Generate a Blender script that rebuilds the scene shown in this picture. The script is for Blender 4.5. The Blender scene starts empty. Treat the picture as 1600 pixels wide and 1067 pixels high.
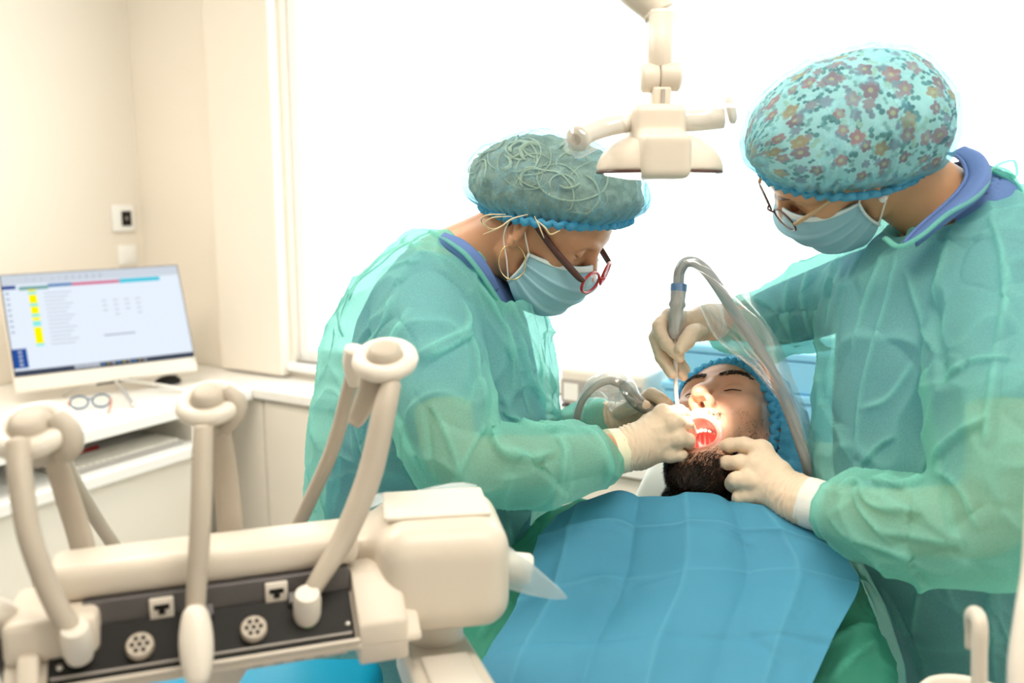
import bpy, bmesh, math, random
import numpy as np
from mathutils import Vector, noise as mnoise
from mathutils.bvhtree import BVHTree

random.seed(7)
rng = np.random.default_rng(7)
SC = bpy.context.scene
COL = SC.collection

# ------------------------------------------------------------------ camera
FPX, CX, CY = 1400.0, 800.0, 533.5          # focal length in pixels of the 1600x1067 frame
PITCH = math.radians(9.45)
CAM = np.array([0.0, 0.0, 1.5])
FWD = np.array([0.0, math.cos(PITCH), -math.sin(PITCH)])
UPV = np.array([0.0, math.sin(PITCH), math.cos(PITCH)])
RGT = np.array([1.0, 0.0, 0.0])
cam_d = bpy.data.cameras.new('camera')
cam_d.sensor_width = 36.0
cam_d.lens = 36.0 * FPX / 1600.0
cam_d.clip_start = 0.05
cam_d.dof.use_dof = True
cam_d.dof.focus_distance = 1.38
cam_d.dof.aperture_fstop = 2.8
cam_o = bpy.data.objects.new('camera', cam_d)
COL.objects.link(cam_o)
cam_o.location = CAM
cam_o.rotation_euler = (math.pi / 2 - PITCH, 0, 0)
SC.camera = cam_o

# ------------------------------------------------------------------ world, exposure
world = bpy.data.worlds.new('overcast_sky')
SC.world = world
world.use_nodes = True
world.node_tree.nodes['Background'].inputs[0].default_value = (0.97, 0.985, 1.0, 1)
world.node_tree.nodes['Background'].inputs[1].default_value = 3.6
SC.view_settings.view_transform = 'Standard'
SC.view_settings.look = 'None'
SC.view_settings.gamma = 1.0
SC.view_settings.use_curve_mapping = False
SC.view_settings.exposure = 0.12
SC.cycles.max_bounces = 10
SC.cycles.transparent_max_bounces = 24
SC.cycles.diffuse_bounces = 5
SC.cycles.caustics_reflective = False
SC.cycles.caustics_refractive = False
SC.cycles.sample_clamp_indirect = 6.0

def area_light(name, loc, target, size, power, color):
    l = bpy.data.lights.new(name, 'AREA')
    l.shape = 'RECTANGLE'; l.size, l.size_y = size
    l.energy = power; l.color = color
    o = bpy.data.objects.new(name, l); COL.objects.link(o)
    o.location = loc
    o.rotation_euler = (Vector(target) - Vector(loc)).to_track_quat('-Z', 'Y').to_euler()
    return o

CEIL = 2.75
# fill light of two added ceiling panels, out of view (their housings are built with the room)
FILL_PANELS = [((-1.35, 1.75), (1.2, 0.6)), ((0.30, 0.45), (1.2, 0.6))]
for i, ((lx, ly), sz) in enumerate(FILL_PANELS):
    area_light('added_fill_light', (lx, ly, CEIL - 0.075), (lx, ly, 0), sz, (26.0, 13.0)[i], (1.0, 0.91, 0.79))

# ------------------------------------------------------------------ helpers
def P(px, py, d):
    """world point seen at pixel px,py at depth d along the view axis"""
    return CAM + d * (FWD + (px - CX) / FPX * RGT + (CY - py) / FPX * UPV)

def proj(p):
    q = np.asarray(p) - CAM
    d = q @ FWD
    return (CX + FPX * (q @ RGT) / d, CY - FPX * (q @ UPV) / d, d)

def nrm(v):
    v = np.asarray(v, float); return v / max(np.linalg.norm(v), 1e-9)

def catmull(pts, n=8, closed=False):
    """resample a row of points (any number of columns) with a Catmull-Rom curve"""
    p = np.asarray(pts, float)
    m = len(p)
    if m < 3 and not closed:
        t = np.linspace(0, 1, n + 1)[:, None]
        return p[0] * (1 - t) + p[-1] * t
    out = []
    segs = m if closed else m - 1
    for i in range(segs):
        if closed:
            a, b, c, d = p[(i - 1) % m], p[i], p[(i + 1) % m], p[(i + 2) % m]
        else:
            b, c = p[i], p[i + 1]
            a = p[i - 1] if i else 2 * b - c
            d = p[i + 2] if i + 2 < m else 2 * c - b
        for k in range(n):
            t = k / n
            out.append(0.5 * (2 * b + (c - a) * t + (2 * a - 5 * b + 4 * c - d) * t * t + (3 * b - a - 3 * c + d) * t ** 3))
    if not closed:
        out.append(p[-1])
    return np.array(out)

def join(*parts):
    V, F, o = [], [], 0
    for v, f in parts:
        v = np.asarray(v, float)
        V.append(v)
        F += [tuple(int(i) + o for i in q) for q in f]
        o += len(v)
    return np.vstack(V), F

def frames(pts, hint=None):
    """tangent, side, up along a curve (rotation minimising)"""
    p = np.asarray(pts, float)
    T = np.gradient(p, axis=0)
    T /= np.maximum(np.linalg.norm(T, axis=1, keepdims=True), 1e-9)
    h = np.array([0, 0, 1.0]) if hint is None else np.asarray(hint, float)
    if abs(h @ T[0]) > 0.95:
        h = np.array([1.0, 0, 0])
    S = np.zeros_like(p); U = np.zeros_like(p)
    u = nrm(h - (h @ T[0]) * T[0])
    for i in range(len(p)):
        u = nrm(u - (u @ T[i]) * T[i])
        U[i] = u; S[i] = np.cross(T[i], u)
    return T, S, U

def tube(pts, radii, n=12, flat=1.0, hint=None, smooth=6, cap=True):
    """round (or flattened, flat = up/side ratio) tube along a smooth curve"""
    p = np.asarray(pts, float)
    r = np.broadcast_to(np.asarray(radii, float), (len(p),))
    if smooth:
        q = catmull(np.column_stack([p, r]), smooth)
        p, r = q[:, :3], q[:, 3]
    T, S, U = frames(p, hint)
    a = np.linspace(0, 2 * math.pi, n, endpoint=False)
    V = (p[:, None] + r[:, None, None] * (np.cos(a)[None, :, None] * S[:, None] + flat * np.sin(a)[None, :, None] * U[:, None])).reshape(-1, 3)
    F = []
    for i in range(len(p) - 1):
        for j in range(n):
            k = (j + 1) % n
            F.append((i * n + j, i * n + k, (i + 1) * n + k, (i + 1) * n + j))
    if cap:
        F.append(tuple(range(n - 1, -1, -1)))
        F.append(tuple((len(p) - 1) * n + j for j in range(n)))
    return V, F

def ring(center, ax1, ax2, r1, r2, rad, n=40, m=10):
    """closed torus-like tube round an ellipse"""
    a = np.linspace(0, 2 * math.pi, n, endpoint=False)
    c = np.asarray(center, float); e1 = nrm(ax1); e2 = nrm(ax2); e3 = np.cross(e1, e2)
    b = np.linspace(0, 2 * math.pi, m, endpoint=False)
    V = []
    for t in a:
        o = c + r1 * math.cos(t) * e1 + r2 * math.sin(t) * e2
        out = nrm(math.cos(t) / r1 * e1 + math.sin(t) / r2 * e2)
        for s in b:
            V.append(o + rad * (math.cos(s) * out + math.sin(s) * e3))
    F = [(i * m + j, ((i + 1) % n) * m + j, ((i + 1) % n) * m + (j + 1) % m, i * m + (j + 1) % m) for i in range(n) for j in range(m)]
    return np.array(V), F

def rbox(size, r=0.004, seg=3, R=None, at=(0, 0, 0), taper=None):
    """box with rounded edges, size full, R 3x3 with the axes in columns"""
    bm = bmesh.new()
    bmesh.ops.create_cube(bm, size=1.0)
    for v in bm.verts:
        k = 1.0
        if taper is not None and v.co.z > 0:
            k = taper
        v.co = (v.co.x * size[0] * k, v.co.y * size[1] * k, v.co.z * size[2])
    if r > 0:
        bmesh.ops.bevel(bm, geom=list(bm.edges), offset=min(r, 0.49 * min(size)), segments=seg, affect='EDGES', profile=0.5)
    bm.verts.index_update()
    V = np.array([v.co[:] for v in bm.verts]); F = [tuple(v.index for v in f.verts) for f in bm.faces]
    bm.free()
    if R is not None:
        V = V @ np.asarray(R, float).T
    return V + np.asarray(at, float), F

def box2(lo, hi, r=0.0):
    lo = np.array(lo, float); hi = np.array(hi, float)
    return rbox(hi - lo, r, 2, None, (lo + hi) / 2)

def lathe(profile, base, axis=(0, 0, 1), n=32, hint=None):
    """profile rows (radius, height) turned round an axis"""
    ax = nrm(axis)
    h = np.array([1.0, 0, 0]) if hint is None else np.asarray(hint, float)
    if abs(h @ ax) > 0.9:
        h = np.array([0, 1.0, 0])
    e1 = nrm(h - (h @ ax) * ax); e2 = np.cross(ax, e1)
    b = np.asarray(base, float)
    V, F = [], []
    for r, z in profile:
        for k in range(n):
            t = 2 * math.pi * k / n
            V.append(b + ax * z + max(r, 1e-5) * (math.cos(t) * e1 + math.sin(t) * e2))
    for i in range(len(profile) - 1):
        for k in range(n):
            F.append((i * n + k, i * n + (k + 1) % n, (i + 1) * n + (k + 1) % n, (i + 1) * n + k))
    F.append(tuple(range(n - 1, -1, -1)))
    F.append(tuple((len(profile) - 1) * n + k for k in range(n)))
    return np.array(V), F

def prism(poly, origin, ex, ey, ez, depth, r=0.0):
    """extruded polygon: poly in the ex, ey plane, thickness depth along ez, edges rounded by r"""
    bm = bmesh.new()
    vs = [bm.verts.new((x, y, 0)) for x, y in poly]
    f = bm.faces.new(vs)
    g = bmesh.ops.extrude_face_region(bm, geom=[f])
    for v in g['geom']:
        if isinstance(v, bmesh.types.BMVert):
            v.co.z += depth
    bmesh.ops.recalc_face_normals(bm, faces=list(bm.faces))
    if r > 0:
        bmesh.ops.bevel(bm, geom=list(bm.edges), offset=r, segments=2, affect='EDGES', profile=0.5)
    bm.verts.index_update()
    V = np.array([v.co[:] for v in bm.verts]); F = [tuple(v.index for v in q.verts) for q in bm.faces]
    bm.free()
    A = np.stack([nrm(ex), nrm(ey), nrm(ez)])
    return np.asarray(origin, float) + V @ A, F

def sheet(G, thick=0.0, closed_u=False):
    """surface through a grid of points G[i, j]; thick gives it a second skin"""
    G = np.asarray(G, float)
    n, m = G.shape[:2]
    V = G.reshape(-1, 3)
    F = []
    nn = n if closed_u else n - 1
    for i in range(nn):
        for j in range(m - 1):
            a, b = i, (i + 1) % n
            F.append((a * m + j, b * m + j, b * m + j + 1, a * m + j + 1))
    if thick:
        N = normals(V, F)
        k = len(V)
        V2 = np.vstack([V, V - N * thick])
        F2 = list(F) + [tuple(x + k for x in reversed(f)) for f in F]
        if not closed_u:
            rim = [i * m for i in range(n)] + [(n - 1) * m + j for j in range(1, m)] + [i * m + m - 1 for i in range(n - 2, -1, -1)] + [j for j in range(m - 2, 0, -1)]
        else:
            rim = []
        for a in range(len(rim)):
            x, y = rim[a], rim[(a + 1) % len(rim)]
            F2.append((y, x, x + k, y + k))
        return V2, F2
    return V, F

def normals(V, F):
    V = np.asarray(V, float)
    N = np.zeros_like(V)
    Q = np.array([f[:4] for f in F if len(f) == 4]); T3 = np.array([f for f in F if len(f) == 3])
    for A in (Q, T3):
        if len(A) == 0:
            continue
        n = np.cross(V[A[:, 2]] - V[A[:, 0]], V[A[:, -1]] - V[A[:, 1]]) if A.shape[1] == 4 else np.cross(V[A[:, 1]] - V[A[:, 0]], V[A[:, 2]] - V[A[:, 0]])
        for c in range(A.shape[1]):
            for x in range(3):
                N[:, x] += np.bincount(A[:, c], n[:, x], len(V))
    return N / np.maximum(np.linalg.norm(N, axis=1, keepdims=True), 1e-12)

# ------------------------------------------------------------------ objects
WL = {}
def thing(name, loc, label=None, cat=None, group=None, kind=None):
    o = bpy.data.objects.new(name, None); COL.objects.link(o)
    o.empty_display_size = 0.05
    o.location = loc
    WL[o.name] = np.asarray(loc, float)
    return tag(o, label, cat, group, kind)

def tag(o, label=None, cat=None, group=None, kind=None):
    if label: o['label'] = label
    if cat: o['category'] = cat
    if group: o['group'] = group
    if kind: o['kind'] = kind
    return o

def obj(name, VF, mat, parent=None, smooth=True, attrs=None, uv=None, fmat=None, sharp=None):
    V, F = VF
    V = np.asarray(V, float)
    c = (V.min(0) + V.max(0)) / 2
    me = bpy.data.meshes.new(name)
    me.from_pydata((V - c).tolist(), [], [tuple(int(i) for i in f) for f in F])
    mats = mat if isinstance(mat, (list, tuple)) else [mat]
    for m in mats:
        me.materials.append(m)
    if fmat is not None:
        me.polygons.foreach_set('material_index', np.asarray(fmat, np.int32))
    if smooth:
        me.polygons.foreach_set('use_smooth', np.ones(len(me.polygons), bool))
        if sharp is not None:
            me.set_sharp_from_angle(angle=math.radians(sharp))
    if attrs:
        for k, a in attrs.items():
            at = me.attributes.new(k, 'FLOAT', 'POINT')
            at.data.foreach_set('value', np.asarray(a, np.float32))
    if uv is not None:
        l = me.uv_layers.new(name='UVMap')
        idx = np.zeros(len(me.loops), np.int32); me.loops.foreach_get('vertex_index', idx)
        l.data.foreach_set('uv', np.asarray(uv, np.float32)[idx].ravel())
    o = bpy.data.objects.new(name, me); COL.objects.link(o)
    pw = np.zeros(3)
    if parent is not None:
        o.parent = parent
        pw = WL[parent.name]
    o.location = c - pw
    WL[o.name] = c
    return o

# ------------------------------------------------------------------ signed distance modelling
class Solid:
    """blobs blended into ONE continuous skin, meshed with surface nets"""
    def __init__(s, lo, hi, h):
        s.h = h
        s.lo = np.asarray(lo, float)
        s.n = np.ceil((np.asarray(hi, float) - s.lo) / h).astype(int) + 1
        s.g = np.full(s.n, 1.0, np.float32)
        s.ax = [(s.lo[i] + h * np.arange(s.n[i])).astype(np.float32) for i in range(3)]
    def _blk(s, lo, hi, m):
        sl = []
        for i in range(3):
            a = int(np.clip((lo[i] - m - s.lo[i]) // s.h, 0, s.n[i]))
            b = int(np.clip((hi[i] + m - s.lo[i]) // s.h + 2, 0, s.n[i]))
            if b <= a:
                return None, None
            sl.append(slice(a, b))
        X = s.ax[0][sl[0]][:, None, None]; Y = s.ax[1][sl[1]][None, :, None]; Z = s.ax[2][sl[2]][None, None, :]
        return tuple(sl), (X, Y, Z)
    def _mix(s, sl, d, k, op):
        g = s.g[sl]
        if op == 'sub':
            d = -d
            h = np.maximum(k - np.abs(g - d), 0) / max(k, 1e-6)
            s.g[sl] = np.maximum(g, d) + h * h * k / 4
        else:
            h = np.maximum(k - np.abs(g - d), 0) / max(k, 1e-6)
            s.g[sl] = np.minimum(g, d) - h * h * k / 4
    def cone(s, a, b, ra, rb, k=0.01, op='add'):
        a = np.asarray(a, float); b = np.asarray(b, float)
        R = max(ra, rb)
        sl, c = s._blk(np.minimum(a, b) - R, np.maximum(a, b) + R, k + 2 * s.h)
        if sl is None: return s
        X, Y, Z = c
        ab = b - a; L = float(ab @ ab) + 1e-12
        dx, dy, dz = X - a[0], Y - a[1], Z - a[2]
        t = np.clip((dx * ab[0] + dy * ab[1] + dz * ab[2]) / L, 0, 1)
        d = np.sqrt((dx - t * ab[0]) ** 2 + (dy - t * ab[1]) ** 2 + (dz - t * ab[2]) ** 2) - (ra + (rb - ra) * t)
        s._mix(sl, d.astype(np.float32), k, op)
        return s
    def ell(s, c, r, R=None, k=0.01, op='add'):
        c = np.asarray(c, float); r = np.asarray(r, float)
        R = np.eye(3) if R is None else np.asarray(R, float)
        m = float(r.max()); ext = np.sqrt(((R * r) ** 2).sum(1))
        sl, q = s._blk(c - ext, c + ext, k + 2 * s.h)
        if sl is None: return s
        dx, dy, dz = q[0] - c[0], q[1] - c[1], q[2] - c[2]
        l = [(dx * R[0, i] + dy * R[1, i] + dz * R[2, i]) / r[i] for i in range(3)]
        k0 = np.sqrt(l[0] ** 2 + l[1] ** 2 + l[2] ** 2)
        k1 = np.sqrt((l[0] / r[0]) ** 2 + (l[1] / r[1]) ** 2 + (l[2] / r[2]) ** 2) + 1e-9
        s._mix(sl, (k0 * (k0 - 1) / k1).astype(np.float32), k, op)
        return s
    def chain(s, pts, radii, k=0.006, op='add', smooth=3):
        p = np.asarray(pts, float); r = np.broadcast_to(np.asarray(radii, float), (len(p),))
        if smooth:
            q = catmull(np.column_stack([p, r]), smooth); p, r = q[:, :3], q[:, 3]
        for i in range(len(p) - 1):
            s.cone(p[i], p[i + 1], r[i], r[i + 1], k if i == 0 else min(k, 0.006), op)
        return s
    def loft(s, secs, k=0.02, e=2.0):
        """secs rows (x, y, z, rx, ry) : stacked horizontal ovals"""
        q = np.asarray(sorted(secs, key=lambda r: r[2]), float)
        lo = (q[:, :3] - np.column_stack([q[:, 3], q[:, 4], 0 * q[:, 3]])).min(0)
        hi = (q[:, :3] + np.column_stack([q[:, 3], q[:, 4], 0 * q[:, 3]])).max(0)
        sl, c = s._blk(lo, hi, k + 2 * s.h)
        if sl is None: return s
        X, Y, Z = c
        z = Z.ravel()
        f = lambda j: np.interp(z, q[:, 2], q[:, j])[None, None, :]
        rx, ry = f(3), f(4)
        v = (np.abs((X - f(0)) / rx) ** e + np.abs((Y - f(1)) / ry) ** e) ** (1 / e)
        d = (v - 1) * np.minimum(rx, ry)
        d = np.maximum(d, np.maximum(q[0, 2] - Z, Z - q[-1, 2]))
        s._mix(sl, d.astype(np.float32), k, 'add')
        return s
    def cut(s, point, normal):
        """keep what lies against the normal"""
        n = nrm(normal); p = np.asarray(point, float)
        X, Y, Z = s.ax[0][:, None, None], s.ax[1][None, :, None], s.ax[2][None, None, :]
        d = ((X - p[0]) * n[0] + (Y - p[1]) * n[1] + (Z - p[2]) * n[2]).astype(np.float32)
        s.g = np.maximum(s.g, d)
        return s
    def mesh(s, smooth=2):
        g = s.g
        # open borders are closed off
        for a in range(3):
            for e in (0, -1):
                ix = [slice(None)] * 3; ix[a] = e
                g[tuple(ix)] = np.maximum(g[tuple(ix)], 0.5 * s.h)
        ins = (g < 0)
        c = np.zeros(np.array(g.shape) - 1, np.int8)
        for dx in (0, 1):
            for dy in (0, 1):
                for dz in (0, 1):
                    c += ins[dx:dx + c.shape[0], dy:dy + c.shape[1], dz:dz + c.shape[2]]
        act = (c > 0) & (c < 8)
        I = np.argwhere(act)
        idx = np.full(act.shape, -1, np.int64); idx[act] = np.arange(len(I))
        cor = [(x, y, z) for x in (0, 1) for y in (0, 1) for z in (0, 1)]
        val = np.stack([g[I[:, 0] + a, I[:, 1] + b, I[:, 2] + d] for a, b, d in cor], 1).astype(float)
        acc = np.zeros((len(I), 3)); cnt = np.zeros(len(I))
        for i, a in enumerate(cor):
            for j, b in enumerate(cor):
                if j > i and sum(abs(x - y) for x, y in zip(a, b)) == 1:
                    va, vb = val[:, i], val[:, j]
                    m = (va < 0) != (vb < 0)
                    t = np.where(m, va / np.where(m, va - vb, 1), 0)
                    acc += np.where(m[:, None], np.array(a) + t[:, None] * (np.array(b) - np.array(a)), 0)
                    cnt += m
        V = s.lo + s.h * (I + acc / cnt[:, None])
        F = []
        for ax in range(3):
            o1, o2 = [(1, 2), (2, 0), (0, 1)][ax]
            sa = [slice(None)] * 3; sb = [slice(None)] * 3
            sa[ax] = slice(0, -1); sb[ax] = slice(1, None)
            A, B = ins[tuple(sa)], ins[tuple(sb)]
            E = np.argwhere(A != B)
            E = E[(E[:, o1] > 0) & (E[:, o2] > 0) & (E[:, o1] < act.shape[o1]) & (E[:, o2] < act.shape[o2])]
            flip = A[E[:, 0], E[:, 1], E[:, 2]]
            q = []
            for d1, d2 in ((-1, -1), (0, -1), (0, 0), (-1, 0)):
                e = E.copy(); e[:, o1] += d1; e[:, o2] += d2
                q.append(idx[e[:, 0], e[:, 1], e[:, 2]])
            q = np.stack(q, 1)
            q[~flip] = q[~flip][:, ::-1]
            F.append(q)
        F = np.vstack(F)
        F = F[(F >= 0).all(1)]
        V = lap(V, F, smooth)
        return V, F

def lap(V, F, it, lam=0.6, mask=None):
    F = np.asarray(F)
    E = np.vstack([F[:, [i, (i + 1) % F.shape[1]]] for i in range(F.shape[1])])
    deg = np.bincount(E[:, 0], minlength=len(V)) + np.bincount(E[:, 1], minlength=len(V))
    for _ in range(it):
        A = np.zeros_like(V)
        for x in range(3):
            A[:, x] = np.bincount(E[:, 0], V[E[:, 1], x], len(V)) + np.bincount(E[:, 1], V[E[:, 0], x], len(V))
        D = lam * (A / np.maximum(deg, 1)[:, None] - V)
        V = V + (D if mask is None else D * mask[:, None])
    return V

def fbm(V, scale, octaves=3, seed=0.0, stretch=None):
    Q = np.asarray(V, float) * scale
    if stretch is not None:
        Q = Q @ np.asarray(stretch, float).T
    Q = Q + seed
    out = np.zeros(len(Q)); amp = 1.0
    for o in range(octaves):
        out += amp * np.array([mnoise.noise(q) for q in (Q * 2 ** o).tolist()])
        amp *= 0.5
    return out

def seg_dist(V, pts, N):
    """distance of each vertex to a polyline, and the run 0..1 along it"""
    best = np.full(len(V), 9.0); run = np.zeros(len(V)); side = np.ones(len(V))
    n = len(pts) - 1
    for i in range(n):
        a, b = pts[i], pts[i + 1]
        ab = b - a
        t = np.clip(((V - a) @ ab) / (ab @ ab + 1e-12), 0, 1)
        d = np.linalg.norm(V - a - t[:, None] * ab, axis=1)
        m = d < best
        best[m] = d[m]; run[m] = (i + t[m]) / n
        side[m] = np.sign((np.cross(ab, V[m] - a) * N[m]).sum(1))
    return best, run, side

def folds(V, F, lines, fold=None):
    """lines rows (list of pixel points, height, width): ridges (+) and valleys (-) laid where that row meets the cloth; real displacement in 3D"""
    V = np.asarray(V, float)
    bvh = BVHTree.FromPolygons(V.tolist(), [tuple(int(i) for i in f) for f in F])
    N = normals(V, F)
    D = np.zeros(len(V))
    fo = np.zeros(len(V)) if fold is None else fold
    for row in lines:
        pix, amp, wid = row[:3]
        pix = catmull(np.array(pix, float), 5)
        pts = []
        for x, y in pix:
            dirv = Vector((P(x, y, 1.0) - CAM).tolist()).normalized()
            hit = bvh.ray_cast(Vector(CAM.tolist()), dirv)
            if hit[0] is not None:
                pts.append(np.array(hit[0]))
        if len(pts) < 2:
            continue
        pts = np.array(pts)
        lo, hi = pts.min(0) - 4 * wid, pts.max(0) + 4 * wid
        m = np.where(((V > lo) & (V < hi)).all(1))[0]
        d, run, side = seg_dist(V[m], pts, N[m])
        taper = np.clip(np.minimum(run, 1 - run) * 5, 0, 1) ** 0.7
        # a pleat: steep on one side, falling away slowly on the other
        w = np.where(side > 0, np.exp(-d / (1.5 * wid)), np.exp(-(d / (0.5 * wid)) ** 2))
        D[m] += 1.3 * amp * taper * w
        fo[m] = np.maximum(fo[m], taper * np.exp(-(d / (0.5 * wid)) ** 2) * (0.7 if amp > 0 else 0.4))
    return V + N * D[:, None], fo

# ------------------------------------------------------------------ materials
def mat(name, color, rough=0.5, metal=0.0, spec=0.5, noise=None, bump=None, sub=0.0, coat=0.0, emit=None):
    """noise = (scale, amount, second colour); bump = (scale, strength)"""
    m = bpy.data.materials.new(name); m.use_nodes = True
    nt = m.node_tree; b = nt.nodes['Principled BSDF']
    c = tuple(color) + (1,)
    b.inputs['Base Color'].default_value = c
    b.inputs['Roughness'].default_value = rough
    b.inputs['Metallic'].default_value = metal
    b.inputs['Specular IOR Level'].default_value = spec
    b.inputs['Coat Weight'].default_value = coat
    if sub:
        b.inputs['Subsurface Weight'].default_value = sub
        b.inputs['Subsurface Radius'].default_value = (0.012, 0.005, 0.003)
        b.inputs['Subsurface Scale'].default_value = 0.6
    tc = nt.nodes.new('ShaderNodeTexCoord')
    if noise:
        n = nt.nodes.new('ShaderNodeTexNoise'); n.inputs['Scale'].default_value = noise[0]; n.inputs['Detail'].default_value = 5
        r = nt.nodes.new('ShaderNodeValToRGB')
        r.color_ramp.elements[0].position = 0.5 - noise[1] / 2; r.color_ramp.elements[1].position = 0.5 + noise[1] / 2
        r.color_ramp.elements[0].color = c; r.color_ramp.elements[1].color = tuple(noise[2]) + (1,)
        nt.links.new(tc.outputs['Object'], n.inputs['Vector']); nt.links.new(n.outputs['Fac'], r.inputs['Fac'])
        nt.links.new(r.outputs['Color'], b.inputs['Base Color'])
    if bump:
        n = nt.nodes.new('ShaderNodeTexNoise'); n.inputs['Scale'].default_value = bump[0]; n.inputs['Detail'].default_value = 4
        u = nt.nodes.new('ShaderNodeBump'); u.inputs['Strength'].default_value = bump[1]; u.inputs['Distance'].default_value = 0.002
        nt.links.new(tc.outputs['Object'], n.inputs['Vector']); nt.links.new(n.outputs['Fac'], u.inputs['Height'])
        nt.links.new(u.outputs['Normal'], b.inputs['Normal'])
    if emit:
        b.inputs['Emission Color'].default_value = tuple(emit[0]) + (1,)
        b.inputs['Emission Strength'].default_value = emit[1]
    return m

def cloth(name, color, opacity=0.7, thick=0.95, transl=0.45, rough=0.7, fibre=900, fibre_amt=0.12, bump=0.35, color2=None):
    """non-woven sheet: partly see-through, scatters and transmits light; the 'fold' attribute marks doubled cloth"""
    m = bpy.data.materials.new(name); m.use_nodes = True
    nt = m.node_tree; nt.nodes.clear()
    L = nt.links.new; N = nt.nodes.new
    out = N('ShaderNodeOutputMaterial')
    tc = N('ShaderNodeTexCoord')
    nz = N('ShaderNodeTexNoise'); nz.inputs['Scale'].default_value = fibre; nz.inputs['Detail'].default_value = 3
    L(tc.outputs['Object'], nz.inputs['Vector'])
    at = N('ShaderNodeAttribute'); at.attribute_name = 'fold'
    op = N('ShaderNodeMapRange'); op.inputs['From Min'].default_value = 0; op.inputs['From Max'].default_value = 1
    op.inputs['To Min'].default_value = opacity; op.inputs['To Max'].default_value = thick
    L(at.outputs['Fac'], op.inputs['Value'])
    v = N('ShaderNodeMath'); v.operation = 'MULTIPLY_ADD'; v.inputs[1].default_value = fibre_amt; v.inputs[2].default_value = -fibre_amt / 2
    L(nz.outputs['Fac'], v.inputs[0])
    s = N('ShaderNodeMath'); s.operation = 'ADD'; s.use_clamp = True
    L(v.outputs[0], s.inputs[0]); L(op.outputs[0], s.inputs[1])
    col = N('ShaderNodeMixRGB'); col.inputs['Color1'].default_value = tuple(color) + (1,)
    col.inputs['Color2'].default_value = tuple(color2 or color) + (1,)
    L(at.outputs['Fac'], col.inputs['Fac'])
    bp = N('ShaderNodeBump'); bp.inputs['Strength'].default_value = bump; bp.inputs['Distance'].default_value = 0.001
    L(nz.outputs['Fac'], bp.inputs['Height'])
    pr = N('ShaderNodeBsdfPrincipled'); pr.inputs['Roughness'].default_value = rough; pr.inputs['Specular IOR Level'].default_value = 0.35
    L(col.outputs[0], pr.inputs['Base Color']); L(bp.outputs[0], pr.inputs['Normal'])
    tr = N('ShaderNodeBsdfTranslucent'); L(col.outputs[0], tr.inputs['Color'])
    mx = N('ShaderNodeMixShader'); mx.inputs[0].default_value = transl
    L(pr.outputs[0], mx.inputs[1]); L(tr.outputs[0], mx.inputs[2])
    tp = N('ShaderNodeBsdfTransparent'); tp.inputs[0].default_value = (0.5 + 0.5 * color[0], 0.5 + 0.5 * color[1], 0.5 + 0.5 * color[2], 1)
    m2 = N('ShaderNodeMixShader'); L(s.outputs[0], m2.inputs[0]); L(tp.outputs[0], m2.inputs[1]); L(mx.outputs[0], m2.inputs[2])
    L(m2.outputs[0], out.inputs[0])
    return m

def film(name, tint=(1, 1, 1), gloss=0.12, rough=0.12, haze=0.06):
    """clear thin plastic or glass: mostly transparent, some sheen"""
    m = bpy.data.materials.new(name); m.use_nodes = True
    nt = m.node_tree; nt.nodes.clear(); N = nt.nodes.new; L = nt.links.new
    out = N('ShaderNodeOutputMaterial')
    tp = N('ShaderNodeBsdfTransparent'); tp.inputs[0].default_value = tuple(tint) + (1,)
    gl = N('ShaderNodeBsdfGlossy'); gl.inputs['Roughness'].default_value = rough; gl.inputs['Color'].default_value = (1, 1, 1, 1)
    df = N('ShaderNodeBsdfTranslucent'); df.inputs['Color'].default_value = tuple(tint) + (1,)
    a = N('ShaderNodeMixShader'); a.inputs[0].default_value = haze
    L(tp.outputs[0], a.inputs[1]); L(df.outputs[0], a.inputs[2])
    b = N('ShaderNodeMixShader'); b.inputs[0].default_value = gloss
    L(a.outputs[0], b.inputs[1]); L(gl.outputs[0], b.inputs[2])
    L(b.outputs[0], out.inputs[0])
    return m

def glow(name, color, strength):
    m = bpy.data.materials.new(name); m.use_nodes = True
    nt = m.node_tree; nt.nodes.clear()
    e = nt.nodes.new('ShaderNodeEmission'); e.inputs[0].default_value = tuple(color) + (1,); e.inputs[1].default_value = strength
    o = nt.nodes.new('ShaderNodeOutputMaterial'); nt.links.new(e.outputs[0], o.inputs[0])
    return m

M = {}
M['wall'] = mat('wall_cream_paint', (0.80, 0.74, 0.655), 0.85, bump=(220, 0.06), noise=(1.5, 0.8, (0.82, 0.76, 0.675)))
M['wallw'] = mat('wall_white_paint', (0.86, 0.83, 0.78), 0.85, bump=(220, 0.06), noise=(1.5, 0.8, (0.88, 0.86, 0.82)))
M['ceil'] = mat('ceiling_paint', (0.88, 0.86, 0.82), 0.9, bump=(150, 0.05))
M['floor'] = mat('floor_vinyl', (0.55, 0.53, 0.50), 0.5, noise=(6, 0.6, (0.60, 0.58, 0.55)))
M['frame'] = mat('white_window_frame', (0.88, 0.88, 0.87), 0.4, noise=(20, 0.9, (0.86, 0.86, 0.85)))
M['lam'] = mat('cream_laminate', (0.84, 0.79, 0.70), 0.35, noise=(8, 0.9, (0.82, 0.77, 0.68)))
M['top'] = mat('white_worktop', (0.88, 0.86, 0.82), 0.25, noise=(30, 0.9, (0.86, 0.84, 0.80)))
M['glass'] = film('clear_glass', (0.97, 1.0, 0.985), 0.06, 0.02, 0.0)
M['glassedge'] = mat('green_glass_edge', (0.22, 0.42, 0.36), 0.15, noise=(20, 0.9, (0.26, 0.46, 0.40)))
M['cream'] = mat('cream_plastic', (0.68, 0.61, 0.52), 0.38, noise=(14, 0.9, (0.66, 0.59, 0.50)), spec=0.45)
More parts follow.
